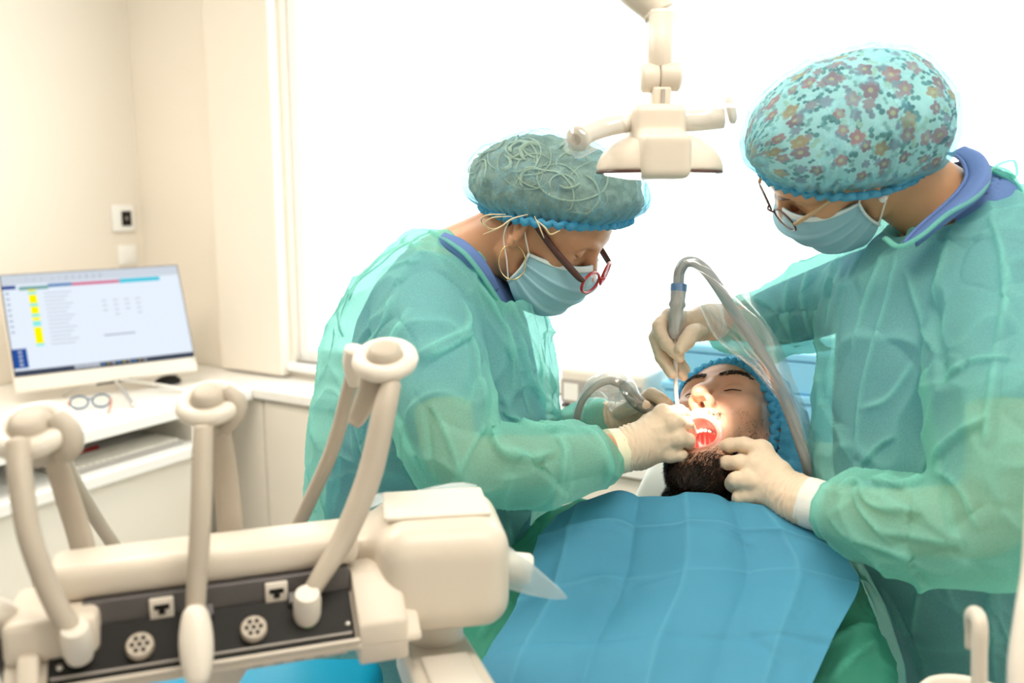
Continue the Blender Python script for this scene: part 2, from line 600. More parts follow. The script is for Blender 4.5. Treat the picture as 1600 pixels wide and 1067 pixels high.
M['cream2'] = mat('white_plastic', (0.76, 0.70, 0.62), 0.35, noise=(14, 0.9, (0.74, 0.68, 0.60)))
M['hose'] = mat('grey_beige_hose', (0.44, 0.38, 0.31), 0.5, noise=(30, 0.9, (0.48, 0.42, 0.345)))
M['black'] = mat('black_tray_plastic', (0.012, 0.011, 0.010), 0.5, spec=0.15, noise=(30, 0.9, (0.018, 0.017, 0.016)))
M['dgrey'] = mat('dark_grey_plastic', (0.085, 0.08, 0.08), 0.45, noise=(30, 0.9, (0.11, 0.10, 0.10)))
M['mgrey'] = mat('mid_grey_plastic', (0.36, 0.33, 0.30), 0.45, noise=(30, 0.9, (0.40, 0.37, 0.34)))
M['metal'] = mat('brushed_metal', (0.72, 0.71, 0.68), 0.28, metal=1.0, noise=(60, 0.8, (0.66, 0.65, 0.62)))
M['gold'] = mat('gold_wire', (0.85, 0.62, 0.30), 0.25, metal=1.0, noise=(60, 0.8, (0.80, 0.58, 0.28)))
M['green'] = mat('green_ring', (0.03, 0.22, 0.06), 0.5, noise=(40, 0.9, (0.04, 0.26, 0.07)))
M['seatblue'] = mat('cyan_upholstery', (0.0, 0.24, 0.42), 0.45, noise=(8, 0.9, (0.0, 0.27, 0.46)), bump=(300, 0.1))
M['paleblue'] = mat('pale_blue_plastic', (0.22, 0.56, 0.80), 0.5, noise=(8, 0.9, (0.26, 0.60, 0.83)))
M['film'] = film('clear_plastic_film', (0.97, 0.98, 0.98), 0.16, 0.14, 0.10)
M['bagfilm'] = film('milky_plastic_film', (0.92, 0.95, 0.96), 0.10, 0.25, 0.35)
M['suction'] = mat('grey_suction_hose', (0.27, 0.28, 0.28), 0.45, noise=(60, 0.9, (0.33, 0.34, 0.34)))
M['handpiece'] = mat('grey_handpiece', (0.42, 0.41, 0.39), 0.3, noise=(60, 0.9, (0.48, 0.47, 0.45)))
M['darkpiece'] = mat('olive_grey_handpiece', (0.20, 0.185, 0.155), 0.35, noise=(60, 0.9, (0.25, 0.23, 0.2)))
M['bluecap'] = mat('blue_collar', (0.05, 0.20, 0.50), 0.4, noise=(60, 0.9, (0.06, 0.23, 0.55)))
M['cannula'] = mat('pale_cannula', (0.80, 0.75, 0.72), 0.3, noise=(60, 0.9, (0.83, 0.78, 0.75)))
M['red'] = mat('red_plastic', (0.45, 0.015, 0.02), 0.3, noise=(40, 0.9, (0.5, 0.02, 0.025)))
M['brownred'] = mat('brown_temple', (0.075, 0.028, 0.022), 0.3, noise=(40, 0.9, (0.09, 0.033, 0.026)))
M['navy'] = mat('navy_plastic', (0.02, 0.09, 0.20), 0.3, noise=(40, 0.9, (0.025, 0.11, 0.23)))
M['orange'] = mat('orange_plastic', (0.60, 0.14, 0.04), 0.3, noise=(40, 0.9, (0.64, 0.16, 0.05)))
M['screenlit'] = glow('lit_screen', (0.82, 0.90, 1.0), 0.92)
M['lens'] = glow('lamp_lens_lit', (1.0, 0.97, 0.9), 3.0)
M['panel'] = glow('fill_panel_lit', (1.0, 0.91, 0.79), 6.0)  # glow of the added ceiling fill panels

# ------------------------------------------------------------------ the room (turned 30 degrees to the view)
KX, KY = -1.60, 3.90
dL = np.array([0.5, 0.8660254, 0.0]); dW = np.array([0.8660254, -0.5, 0.0]); dZ = np.array([0, 0, 1.0])
RW = np.stack([dW, -dL, dZ], 1)              # columns: along the window wall, into the room, up
K0 = np.array([KX, KY, 0.0])
def W(a, b, z):
    return K0 + a * dW - b * dL + z * dZ
def wbox(a0, a1, b0, b1, z0, z1, r=0.0, seg=2):
    return rbox((a1 - a0, b1 - b0, z1 - z0), r, seg, np.stack([dW, -dL, dZ], 1) if False else RW, W((a0 + a1) / 2, (b0 + b1) / 2, (z0 + z1) / 2))
def fixw(VF):
    # RW is left-handed (a, b, z), so turn the faces round
    V, F = VF
    return V, [tuple(reversed(f)) for f in F]
def wb(*a, **k):
    return fixw(wbox(*a, **k))

AMAX, BMAX = 4.7, 5.4
tag(obj('floor', wb(-0.1, AMAX + 0.1, -0.1, BMAX + 0.1, -0.1, 0.0), M['floor'], smooth=False), 'plain grey vinyl floor of the treatment room', None, None, 'structure')
tag(obj('ceiling', wb(-0.1, AMAX + 0.1, -0.1, BMAX + 0.1, CEIL, CEIL + 0.1), M['ceil'], smooth=False), 'plain white painted ceiling', None, None, 'structure')
tag(obj('wall_left', wb(-0.1, 0.0, -0.1, BMAX, 0, CEIL), M['wall'], smooth=False), 'cream painted wall behind the computer screen', None, None, 'structure')
tag(obj('wall_right', wb(AMAX, AMAX + 0.1, -0.1, BMAX, 0, CEIL), M['wallw'], smooth=False), 'white painted side wall out of view', None, None, 'structure')
tag(obj('wall_rear', wb(-0.1, AMAX + 0.1, BMAX, BMAX + 0.1, 0, CEIL), M['wallw'], smooth=False), 'white painted wall behind the viewer', None, None, 'structure')
WA0, WA1, WZ0, WZ1 = 0.86, 4.45, 0.84, 2.68
ww = join(wb(0.0, WA0, -0.1, 0.0, 0, CEIL), wb(WA1, AMAX, -0.1, 0.0, 0, CEIL), wb(WA0, WA1, -0.1, 0.0, 0, WZ0), wb(WA0, WA1, -0.1, 0.0, WZ1, CEIL))
tag(obj('wall_window', ww, M['wall'], smooth=False), 'cream painted wall round the wide bright window', None, None, 'structure')
tag(obj('trim_1', wb(0.50, 0.84, 0.0, 0.05, 0.79, CEIL, r=0.004), M['wall'], smooth=False), 'cream painted pilaster beside the bright window', None, None, 'structure')
win = thing('window_1', W((WA0 + WA1) / 2, 0, WZ0), 'wide window flooded with white daylight', None, None, 'structure')
for a0, a1 in ((WA0, WA0 + 0.05), (WA1 - 0.05, WA1)):
    obj('window_post', wb(a0, a1, -0.085, -0.03, WZ0, WZ1, r=0.004), M['frame'], win, smooth=False)
for z0, z1 in ((WZ0, WZ0 + 0.05), (WZ1 - 0.05, WZ1)):
    obj('window_rail', wb(WA0, WA1, -0.083, -0.032, z0, z1, r=0.004), M['frame'], win, smooth=False)
for a0, a1 in ((WA0 + 0.05, WA1 - 0.05),):
    obj('pane', wb(a0, a1, -0.062, -0.056, WZ0 + 0.05, WZ1 - 0.05), M['glass'], win, smooth=False)
obj('window_sill', wb(WA0 - 0.02, WA1 + 0.02, -0.03, 0.03, WZ0 - 0.03, WZ0, r=0.004), M['frame'], win, smooth=False)

for i, ((lx, ly), sz) in enumerate(FILL_PANELS):  # unseen ceiling panels, added to light the people from above and front
    t = thing('added_fill_panel', (lx, ly, CEIL - 0.06), ['added warm fill panel out of view over the desk', 'added warm fill panel out of view above the foreground'][i], 'ceiling light', 'added ceiling fill panels')
    obj('housing', rbox((sz[0] + 0.06, sz[1] + 0.06, 0.055), 0.008, 2, None, (lx, ly, CEIL - 0.0285)), M['frame'], t)
    obj('diffuser', rbox((sz[0], sz[1], 0.008), 0.002, 1, None, (lx, ly, CEIL - 0.06)), M['panel'], t)

# counter under the window, cabinets below
CT = 0.78
tag(obj('counter_top', prism([(0.01, 0.01), (4.5, 0.01), (4.5, 0.42), (1.56, 0.42), (1.46, 0.24), (0.01, 0.24)], W(0, 0, CT - 0.035), dW, -dL, dZ, 0.035, 0.003), M['top'], smooth=False), 'white countertop running under the bright window', 'countertop')
a0 = 0.30
for i, nth in enumerate(('cream base cabinet in the room corner beside the desk', 'second cream base cabinet from the room corner', 'third cream base cabinet from the room corner', 'fourth cream base cabinet from the room corner', 'fifth cream base cabinet from the room corner', 'sixth cream base cabinet from the room corner', 'seventh cream base cabinet from the room corner')):
    t = thing('base_cabinet', W(a0 + 0.3, 0.2, 0), nth, 'cabinet', 'cream cabinets under the window counter')
    bd = 0.375 if i > 1 else 0.195
    obj('body', wb(a0, a0 + 0.598, 0.012, bd, 0.08, CT - 0.036), M['lam'], t, smooth=False)
    d = obj('door', wb(a0 + 0.002, a0 + 0.596, bd + 0.002, bd + 0.021, 0.09, CT - 0.05, r=0.002), M['lam'], t, smooth=False)
    obj('plinth', wb(a0, a0 + 0.598, 0.02, bd - 0.035, 0.0, 0.079), M['mgrey'], t, smooth=False)
    a0 += 0.6

# desk against the left wall
DZ = 0.78
dk = thing('desk', W(0.43, 1.3, 0), 'white desk with a pull-out keyboard shelf under the computer screen', 'desk')
obj('desk_top', wb(0.012, 0.875, 0.243, 2.5, DZ - 0.04, DZ, r=0.004), M['top'], dk, smooth=False)
obj('keyboard_shelf', wb(0.30, 0.90, 0.50, 1.62, 0.600, 0.638, r=0.004), M['top'], dk, smooth=False)
obj('side_panel', wb(0.03, 0.84, 0.47, 0.50, 0, DZ - 0.041), M['lam'], dk, smooth=False)
obj('back_panel', wb(0.03, 0.05, 0.50, 2.46, 0.0, DZ - 0.041), M['lam'], dk, smooth=False)
for b0, b1 in ((0.502, 1.12), (1.124, 1.74), (1.744, 2.46)):
    obj('front_panel', wb(0.845, 0.865, b0, b1, 0.06, 0.596 if b0 < 1.7 else 0.735, r=0.002), M['lam'], dk, smooth=False)
obj('divider', wb(0.06, 0.84, 1.70, 1.73, 0, DZ - 0.041), M['lam'], dk, smooth=False)
obj('divider', wb(0.06, 0.84, 2.46, 2.49, 0, DZ - 0.041), M['lam'], dk, smooth=False)

# thermostat and blank plate
def wall_plate(px, py, w, h, th):
    # on the left wall: a = 0
    d = P(px, py, 1.0) - CAM
    s = ((K0 - CAM) @ dW) / (d @ dW)
    c = CAM + s * d
    rel = c - K0
    b = -(rel @ dL)
    return b, c[2]
b, z = wall_plate(190, 341, 0, 0, 0)
t = thing('thermostat', W(0, b, z - 0.055), 'white wall thermostat with a small black display', 'thermostat')
obj('plate', wb(0.0005, 0.016, b - 0.052, b + 0.052, z - 0.056, z + 0.056, r=0.008, seg=3), M['frame'], t)
obj('display', wb(0.0165, 0.019, b - 0.034, b + 0.012, z - 0.032, z + 0.030, r=0.001), M['black'], t, smooth=False)
obj('digit', wb(0.0195, 0.0198, b - 0.016, b - 0.006, z - 0.006, z + 0.006), M['mgrey'], t, smooth=False)
b, z = wall_plate(198, 398, 0, 0, 0)
t = thing('switch_plate', W(0, b, z - 0.04), 'plain white switch plate under the thermostat', 'switch')
obj('plate', wb(0.0005, 0.010, b - 0.045, b + 0.045, z - 0.042, z + 0.042, r=0.004), M['frame'], t)
obj('rocker', wb(0.0105, 0.013, b - 0.028, b + 0.028, z - 0.028, z + 0.028, r=0.002), M['frame'], t)

# ------------------------------------------------------------------ computer on the desk
TL, TR, BL = P(0, 431, 3.12), P(276, 415, 3.46), P(24, 588, 3.06)
sx = TR - TL; sw = np.linalg.norm(sx); ex = sx / sw
upv = TL - BL; upv = upv - (upv @ ex) * ex; sh = np.linalg.norm(upv); eu = upv / sh
en = np.cross(ex, eu)
if en @ (CAM - TL) < 0: en = -en
def S(u, v, n=0.0):
    """u across 0..1, v down 0..1 on the lit picture"""
    return TL + ex * sw * u - eu * sh * v + en * n
RS = np.stack([ex, eu, np.cross(ex, eu)], 1)
def sbox(u0, u1, v0, v1, n0, n1, r=0.0):
    c = (S(u0, v0, n0) + S(u1, v1, n1)) / 2
    return rbox((sw * (u1 - u0), sh * (v1 - v0), abs(n1 - n0)), r, 2, RS, c)
base = W(0.42, 0.62, DZ)
mon = thing('computer', base, 'white all-in-one computer with its screen switched on', 'computer')
obj('case', sbox(-0.012, 1.012, -0.018, 1.155, -0.028, -0.004, 0.006), M['cream2'], mon)
obj('bezel', sbox(-0.006, 1.006, -0.010, 1.008, -0.0035, -0.001, 0.0008), M['black'], mon, smooth=False)
scr = obj('screen', sbox(0, 1, 0, 1, -0.0006, 0.0004), M['screenlit'], mon, smooth=False)
SM = {}
def sc(name, color, u0, u1, v0, v1, k=1.0):
    key = (color, k)
    if key not in SM:
        SM[key] = glow('screen_print_%d' % len(SM), color, k)
    obj(name, sbox(u0, u1, v0, v1, 0.0006, 0.0012), SM[key], scr, smooth=False)
sc('menu_bar', (0.66, 0.72, 0.80), 0.0, 1.0, 0.0, 0.10, 0.9)
for i in range(11):
    sc('menu_icon', (0.25, 0.28, 0.36), 0.13 + 0.038 * i + 0.02 * (i > 2), 0.138 + 0.038 * i + 0.02 * (i > 2), 0.04, 0.075)
sc('tab', (0.02, 0.06, 0.28), 0.0, 0.07, 0.108, 0.145)
sc('tab', (0.16, 0.36, 0.34), 0.085, 0.24, 0.125, 0.16)
sc('tab', (0.10, 0.22, 0.45), 0.24, 0.37, 0.112, 0.145)
sc('tab', (0.62, 0.10, 0.22), 0.37, 0.64, 0.115, 0.145)
sc('tab', (0.05, 0.55, 0.70), 0.64, 0.88, 0.108, 0.15)
for v0, v1, c in ((0.16, 0.18, 'y'), (0.18, 0.205, 'c'), (0.21, 0.30, 'y'), (0.30, 0.33, 'c'), (0.33, 0.405, 'y'), (0.405, 0.435, 'c'), (0.44, 0.475, 'y'), (0.48, 0.53, 'c'), (0.54, 0.705, 'y'), (0.705, 0.73, 'c')):
    sc('slot', (1.0, 0.88, 0.0) if c == 'y' else (0.25, 0.80, 0.76), 0.13, 0.172, v0, v1)
for i in range(14):
    sc('text_line', (0.55, 0.60, 0.68), 0.21, 0.36 - 0.02 * (i % 3), 0.2 + 0.04 * i, 0.208 + 0.04 * i, 0.8)
for j in range(4):
    for i in range(3 + j % 2):
        sc('text_block', (0.60, 0.65, 0.72), 0.52 + 0.065 * j, 0.545 + 0.065 * j, 0.32 + 0.05 * i, 0.332 + 0.05 * i, 0.8)
sc('text_line', (0.40, 0.45, 0.55), 0.50, 0.68, 0.68, 0.692, 0.7)
for i in range(8):
    sc('side_icon', (0.35, 0.40, 0.55), 0.012, 0.03, 0.18 + 0.055 * i, 0.195 + 0.055 * i, 0.8)
sc('side_panel', (0.02, 0.08, 0.32), 0.0, 0.075, 0.74, 0.93)
for i in range(4):
    sc('panel_mark', (0.7, 0.75, 0.85), 0.03, 0.05, 0.76 + 0.042 * i, 0.785 + 0.042 * i, 0.8)
sc('taskbar', (0.05, 0.06, 0.09), 0.0, 1.0, 0.955, 1.0)
for i in range(9):
    sc('task_icon', [(0.1, 0.4, 0.8), (0.8, 0.6, 0.1), (0.7, 0.7, 0.7)][i % 3], 0.46 + 0.03 * i, 0.475 + 0.03 * i, 0.967, 0.988)
sc('search_box', (0.75, 0.80, 0.88), 0.31, 0.45, 0.960, 0.995, 0.9)
obj('chin_mark', sbox(0.985, 1.0, 1.03, 1.045, -0.0038, -0.002), M['mgrey'], mon, smooth=False)
# splayed wire stand
mid = S(0.52, 1.12, -0.03)
foot_z = DZ + 0.006
for px, py in ((98, 618), (208, 634), (243, 603), (292, 612)):
    f = W(0, 0, 0)
    d = P(px, py, 1.0) - CAM; s = (foot_z - CAM[2]) / d[2]; f = CAM + s * d
    obj('stand_leg', tube([mid, mid * 0.25 + f * 0.75 + np.array([0, 0, 0.008]), f], [0.006, 0.006, 0.006], 8), M['metal'], mon)
obj('stand_hinge', rbox((0.12, 0.03, 0.04), 0.006, 2, RS, mid), M['dgrey'], mon)

def on_desk(px, py, z=DZ):
    d = P(px, py, 1.0) - CAM
    return CAM + d * ((z - CAM[2]) / d[2])

# spectacles lying on the desk
g = on_desk(142, 638)
sp = thing('spectacles', g, 'blue and orange spectacles lying open on the white desk', 'glasses')
gx = nrm(dL * 0.75 + dW * 0.55); gy = nrm(np.cross(dZ, gx))
for k, sgn in enumerate((-1, 1)):
    c = g + gx * 0.034 * sgn + dZ * 0.024
    r_ = obj('rim', ring(c, gx, nrm(dZ + 0.35 * gy), 0.028, 0.021, 0.003, 28, 8), M['navy'], sp)
    a = np.linspace(0, 2 * math.pi, 28, endpoint=False)
    e2 = nrm(dZ + 0.35 * gy)
    V = np.array([c + 0.027 * math.cos(t) * gx + 0.020 * math.sin(t) * e2 for t in a])
    obj('lens', (V, [tuple(range(28))]), M['glass'], r_, smooth=False)
    h = c + gx * 0.030 * sgn + dZ * 0.006
    e = h - gy * 0.11 - gx * 0.01 * sgn; e[2] = DZ + 0.004
    obj('temple', tube([h, h - gy * 0.06 - dZ * 0.006, e], 0.0028, 8), M['orange'], sp)
obj('bridge', tube([g - gx * 0.008 + dZ * 0.03, g + dZ * 0.034, g + gx * 0.008 + dZ * 0.03], 0.0025, 8), M['navy'], sp)

# mouse
g = on_desk(262, 600)
t = thing('computer_mouse', g, 'small black computer mouse beside the screen', 'mouse')
s_ = Solid(g - 0.09, g + 0.09, 0.004)
s_.ell(g + dZ * 0.006, (0.058, 0.034, 0.028), np.stack([dL, -dW, dZ], 1), 0.01).cut(g + dZ * 0.001, -dZ)
obj('shell', s_.mesh(2), M['black'], t)
obj('wheel', ring(g + dL * 0.03 + dZ * 0.029, dL, dZ, 0.008, 0.008, 0.003, 18, 6), M['mgrey'], t)

# keyboard on the pull-out shelf
KZ = 0.638
kb0, kb1, ka0, ka1 = 0.54, 0.98, 0.70, 0.84
t = thing('keyboard', W(0.79, 0.79, KZ), 'white computer keyboard on the pull-out shelf', 'keyboard')
obj('base', wb(ka0, ka1, kb0, kb1, KZ + 0.0005, KZ + 0.016, r=0.003), M['mgrey'], t, smooth=False)
kw = (kb1 - kb0 - 0.02) / 18
key0 = None
for r_ in range(5):
    for c_ in range(18):
        if r_ == 4 and 4 <= c_ <= 8:
            if c_ > 4: continue
            k1 = obj('space_bar', wb(ka0 + 0.012 + 0.025 * r_, ka0 + 0.032 + 0.025 * r_, kb0 + 0.011 + kw * c_, kb0 + 0.009 + kw * (c_ + 5), KZ + 0.016, KZ + 0.022), M['lam'], t, smooth=False)
            continue
        pos = W(ka0 + 0.022 + 0.025 * r_, kb0 + 0.01 + kw * (c_ + 0.5), KZ + 0.019)
        if key0 is None:
            key0 = obj('key', rbox((0.020, kw - 0.003, 0.006), 0, 1, RW, pos), M['lam'], t, smooth=False)
        else:
            k = key0.copy(); COL.objects.link(k); k.location = pos - WL[t.name]
g = min((W(0.66, b, KZ) for b in np.linspace(0.55, 1.4, 300)), key=lambda q: abs(proj(q)[0] - 132))
t = thing('red_pen', g, 'red pen lying on the keyboard shelf', 'pen')
obj('barrel', tube([g + dL * 0.05 + dZ * 0.012, g - dL * 0.07 + dZ * 0.012], 0.008, 12, smooth=2), M['red'], t)
obj('cap', tube([g - dL * 0.07 + dZ * 0.012, g - dL * 0.10 + dZ * 0.012], 0.010, 12, smooth=2), M['brownred'], t)

# ------------------------------------------------------------------ things on the window counter
def counter_a(px, py, b):
    d = P(px, py, 1.0) - CAM
    s = ((W(0, b, 0) - CAM) @ dL) / (d @ dL)
    return (CAM + s * d - K0) @ dW
RZ = CT + 0.115
ra0, ra1 = counter_a(845, 620, 0.36), counter_a(1420, 620, 0.36)
t = thing('drawer_unit', W((ra0 + ra1) / 2, 0.2, CT), 'low white drawer unit along the counter behind the patient', 'drawer unit')
obj('carcass', wb(ra0, ra1, 0.05, 0.365, CT + 0.0005, RZ, r=0.003), M['top'], t, smooth=False)
nd = 4
for i in range(nd):
    x0 = ra0 + (ra1 - ra0) * i / nd; x1 = ra0 + (ra1 - ra0) * (i + 1) / nd
    f = obj('drawer_front', wb(x0 + 0.004, x1 - 0.004, 0.3655, 0.378, CT + 0.008, RZ - 0.006, r=0.002), M['lam'], t, smooth=False)
    obj('drawer_pull', wb((x0 + x1) / 2 - 0.05, (x0 + x1) / 2 + 0.05, 0.3785, 0.386, CT + 0.07, CT + 0.078, r=0.002), M['metal'], f, smooth=False)
a_ = counter_a(935, 610, 0.35)
t = thing('bench_device', W(a_, 0.2, RZ), 'white bench-top device with a dark grey control panel beside the glass screen', 'device')
zt = RZ + 0.115
obj('body', wb(a_ - 0.125, a_ + 0.135, 0.08, 0.345, RZ + 0.010, zt, r=0.014, seg=3), M['cream2'], t)
pn = obj('control_panel', wb(a_ - 0.115, a_ + 0.125, 0.346, 0.354, RZ + 0.016, zt - 0.030, r=0.003), M['mgrey'], t, smooth=False)
obj('display', wb(a_ - 0.105, a_ - 0.060, 0.3545, 0.356, RZ + 0.026, zt - 0.040), M['top'], pn, smooth=False)
for i in range(4):
    for j in range(3):
        obj('button', wb(a_ - 0.03 + 0.036 * i, a_ - 0.010 + 0.036 * i, 0.3545, 0.357, RZ + 0.026 + 0.018 * j, RZ + 0.034 + 0.018 * j), M['hose'], pn, smooth=False)
for da in (-0.11, 0.12):
    for db in (0.10, 0.33):
        obj('foot', wb(a_ + da - 0.010, a_ + da + 0.010, db - 0.010, db + 0.010, RZ + 0.0005, RZ + 0.0095), M['dgrey'], t, smooth=False)

# glass screen standing on the counter
gp = P(965, 540, 2.6)
ga = (gp - K0) @ dW
t = thing('glass_screen', W(ga + 0.6, 0.25, CT), 'clear glass screen with a green edge standing on the counter', 'glass screen')
obj('pane', wb(ga + 0.005, ga + 1.1, 0.02, 0.027, CT + 0.09, CT + 0.75), M['glass'], t, smooth=False)
obj('edge', wb(ga, ga + 0.0045, 0.02, 0.027, CT + 0.09, CT + 0.75), M['glassedge'], t, smooth=False)
obj('rail', wb(ga - 0.02, ga + 1.12, 0.008, 0.04, CT + 0.0005, CT + 0.089, r=0.004), M['frame'], t, smooth=False)

# pale blue storage boxes behind the patient's head
def counter_box(pxc, wid, z0, z1, b0, b1, label):
    d = P(pxc, 600, 1.0) - CAM
    # hit the vertical plane b = b1
    s = (((K0 - b1 * dL) - CAM) @ dL) / (d @ dL)
    c = CAM + s * d; a = (c - K0) @ dW
    t = thing('storage_box', W(a, (b0 + b1) / 2, z0), label, 'box', 'pale blue boxes on the counter')
    obj('tub', wb(a - wid / 2, a + wid / 2, b0, b1, z0 + 0.0005, z1 - 0.022, r=0.006), M['paleblue'], t, smooth=False)
    obj('lid', wb(a - wid / 2 - 0.006, a + wid / 2 + 0.006, b0 - 0.006, b1 + 0.006, z1 - 0.0215, z1, r=0.006), M['paleblue'], t, smooth=False)
counter_box(1165, 0.44, RZ, RZ + 0.11, 0.07, 0.35, 'long pale blue lidded box standing on the drawer unit behind the patient')
counter_box(1168, 0.43, RZ + 0.11, RZ + 0.215, 0.075, 0.345, 'long pale blue lidded box stacked on top of another box')

# ------------------------------------------------------------------ delivery unit with hose whips (foreground)
UA, UB = P(70, 1092, 0.80), P(560, 1012, 0.89)
uu = nrm((UB - UA) * np.array([1, 1, 0.0])); uw = np.array([-uu[1], uu[0], 0.0])   # uw points away from the viewer
UL = np.linalg.norm((UB - UA)[:2])
RU = np.stack([uu, uw, dZ], 1)
def U(s, b, h):
    return UA + uu * s + uw * b + dZ * h
def ubox(s0, s1, b0, b1, h0, h1, r=0.003, seg=3):
    return rbox((s1 - s0, b1 - b0, h1 - h0), r, seg, RU, U((s0 + s1) / 2, (b0 + b1) / 2, (h0 + h1) / 2))
uL = UL
du = thing('delivery_unit', U(uL / 2, 0.06, -0.06), 'cream dental delivery unit with a black connector tray and hose arms, in the foreground', 'dental unit')
# body, tray and rails
sec = [(0.0, -0.003), (0.0, 0.004), (0.045, 0.042), (0.110, 0.042), (0.110, -0.004), (0.02, -0.004)]
obj('body', prism(sec, U(-0.035, 0, 0), uw, dZ, uu, uL + 0.10, 0.003), M['cream'], du, sharp=40)
tn = nrm(np.cross(uu, U(0, 0.045, 0.042) - U(0, 0, 0.004)))
if tn[2] < 0: tn = -tn
ts = nrm(U(0, 0.045, 0.042) - U(0, 0, 0.004))
RT = np.stack([uu, ts, tn], 1)
if np.linalg.det(RT) < 0: RT[:, 2] *= -1
def T_(s, t, n=0.0):
    return U(s, 0, 0.004) + ts * t + tn * n
tl = np.linalg.norm(U(0, 0.045, 0.042) - U(0, 0, 0.004))
tray = obj('connector_tray', rbox((uL - 0.004, tl - 0.004, 0.006), 0.001, 1, RT, T_(uL / 2, tl / 2, 0.002)), M['black'], du, smooth=False)
obj('front_lip', rbox((uL + 0.004, 0.004, 0.009), 0.0015, 2, RT, T_(uL / 2, 0.002, 0.003)), M['cream'], du)
obj('tray_edge', rbox((uL - 0.01, 0.002, 0.003), 0.0005, 1, RT, T_(uL / 2, 0.010, 0.0065)), M['mgrey'], tray, smooth=False)
obj('end_cheek', prism([(-0.006, -0.020), (-0.004, 0.014), (0.012, 0.036), (0.022, 0.036), (0.022, -0.020)], U(-0.022, 0, 0), uw, dZ, uu, 0.018, 0.003), M['cream'], du, sharp=40)
obj('end_cheek', prism([(0.0, -0.020), (0.0, 0.022), (0.045, 0.060), (0.08, 0.060), (0.08, -0.020)], U(uL + 0.001, 0, 0), uw, dZ, uu, 0.05, 0.003), M['cream'], du, sharp=40)
# dark strip with white latches, then the rounded top bar
strip = obj('latch_strip', ubox(0.03, uL, 0.043, 0.060, 0.038, 0.066, 0.001, 1), M['dgrey'], du, smooth=False)
obj('top_bar', ubox(-0.002, uL + 0.012, 0.047, 0.108, 0.0645, 0.100, 0.013, 4), M['cream'], du)
obj('bar_end', ubox(-0.035, 0.045, 0.018, 0.108, 0.024, 0.0645, 0.008, 3), M['cream'], du)
def pix_s(px, py, b, h):
    """position along the unit where that pixel column meets the line b, h"""
    best = min(np.linspace(-0.05, uL + 0.1, 600), key=lambda s: abs(proj(U(s, b, h))[0] - px))
    return best
for px in (253, 432):
    s = pix_s(px, 0, 0.042, 0.052)
    l = obj('latch', ubox(s - 0.011, s + 0.011, 0.038, 0.0428, 0.042, 0.063, 0.0015, 2), M['cream2'], du)
    obj('latch_slot', ubox(s - 0.007, s + 0.007, 0.0370, 0.0379, 0.052, 0.057, 0.0003, 1), M['black'], l, smooth=False)
    obj('latch_notch', ubox(s - 0.003, s + 0.003, 0.0368, 0.0378, 0.047, 0.053, 0.0003, 1), M['black'], l, smooth=False)
# round sockets in the tray
for px in (220, 395):
    s = pix_s(px, 0, 0.03, 0.03)
    c = T_(s, tl * 0.46, 0.0055)
    so = obj('round_socket', lathe([(0.0115, 0), (0.0125, 0.002), (0.0125, 0.008), (0.011, 0.010), (0.0, 0.010)], c, tn, 28), M['hose'], du, sharp=40)
    for q in range(7):
        t = 2 * math.pi * q / 6
        o = c + tn * 0.0095 + (0 if q == 6 else 1) * 0.0065 * (math.cos(t) * uu + math.sin(t) * ts)
        obj('pin_hole', lathe([(0.0022, 0), (0.0022, 0.0011), (0.0, 0.0011)], o, tn, 10), M['black'], so, smooth=False)
for px, py in ((460, 0), (320, 0)):
    s = pix_s(px, 0, 0.05, 0.05)
    obj('tray_rib', rbox((0.016, 0.012, 0.010), 0.001, 1, RT, T_(s, tl * 0.90, 0.008)), M['dgrey'], tray, smooth=False)
for s in (0.012, uL - 0.008):
    obj('tray_screw', lathe([(0.003, 0), (0.003, 0.0015), (0, 0.0018)], T_(s, tl * 0.35, 0.005), tn, 12), M['metal'], tray)
# bracket hanging below the body
obj('lower_bracket', ubox(uL - 0.115, uL - 0.005, 0.03, 0.085, -0.022, -0.0045, 0.004, 2), M['cream'], du)
obj('bracket_foot', prism([(0, 0), (0.12, 0), (0.10, -0.012), (0.05, -0.02), (0.03, -0.05), (0.0, -0.05)], U(uL - 0.15, 0.08, -0.0045), uu, dZ, -uw, 0.03, 0.002), M['cream'], du, sharp=40)
for k in range(4):
    obj('bracket_slot', ubox(uL - 0.10 + 0.02 * k, uL - 0.09 + 0.02 * k, 0.0285, 0.0299, -0.019, -0.012, 0.0003, 1), M['mgrey'], du, smooth=False)

# big rounded housing at the right end
hx = nrm(np.array([0.985, 0.17, 0])); hy = np.array([-hx[1], hx[0], 0.0])
RH = np.stack([hx, hy, dZ], 1)
hc = P(688, 872, 1.00)
hs = Solid(hc - 0.17, hc + 0.17, 0.0045)
def rb_sdf(so, c, half, R, r, k=0.01):
    sl, q = so._blk(c - 0.2, c + 0.2, 0.0)
    dx, dy, dz = q[0] - c[0], q[1] - c[1], q[2] - c[2]
    l = [np.abs(dx * R[0, i] + dy * R[1, i] + dz * R[2, i]) - (half[i] - r) for i in range(3)]
    d = np.sqrt(sum(np.maximum(x, 0) ** 2 for x in l)) + np.minimum(np.maximum(np.maximum(l[0], l[1]), l[2]), 0) - r
    so._mix(sl, d.astype(np.float32), k, 'add')
rb_sdf(hs, hc, (0.070, 0.075, 0.058), RH, 0.030)
rb_sdf(hs, hc + hy * 0.03 - hx * 0.065 - dZ * 0.010, (0.045, 0.05, 0.042), RH, 0.014, 0.03)
obj('arm_head', hs.mesh(3), M['cream'], du)
obj('arm_head_lid', rbox((0.115, 0.085, 0.006), 0.003, 3, RH, hc + dZ * 0.0595 + hy * 0.012 - hx * 0.004), M['cream2'], du)
obj('head_post', lathe([(0.030, 0), (0.030, 0.05)], hc - dZ * 0.105 - hx * 0.005, dZ, 32), M['cream2'], du)
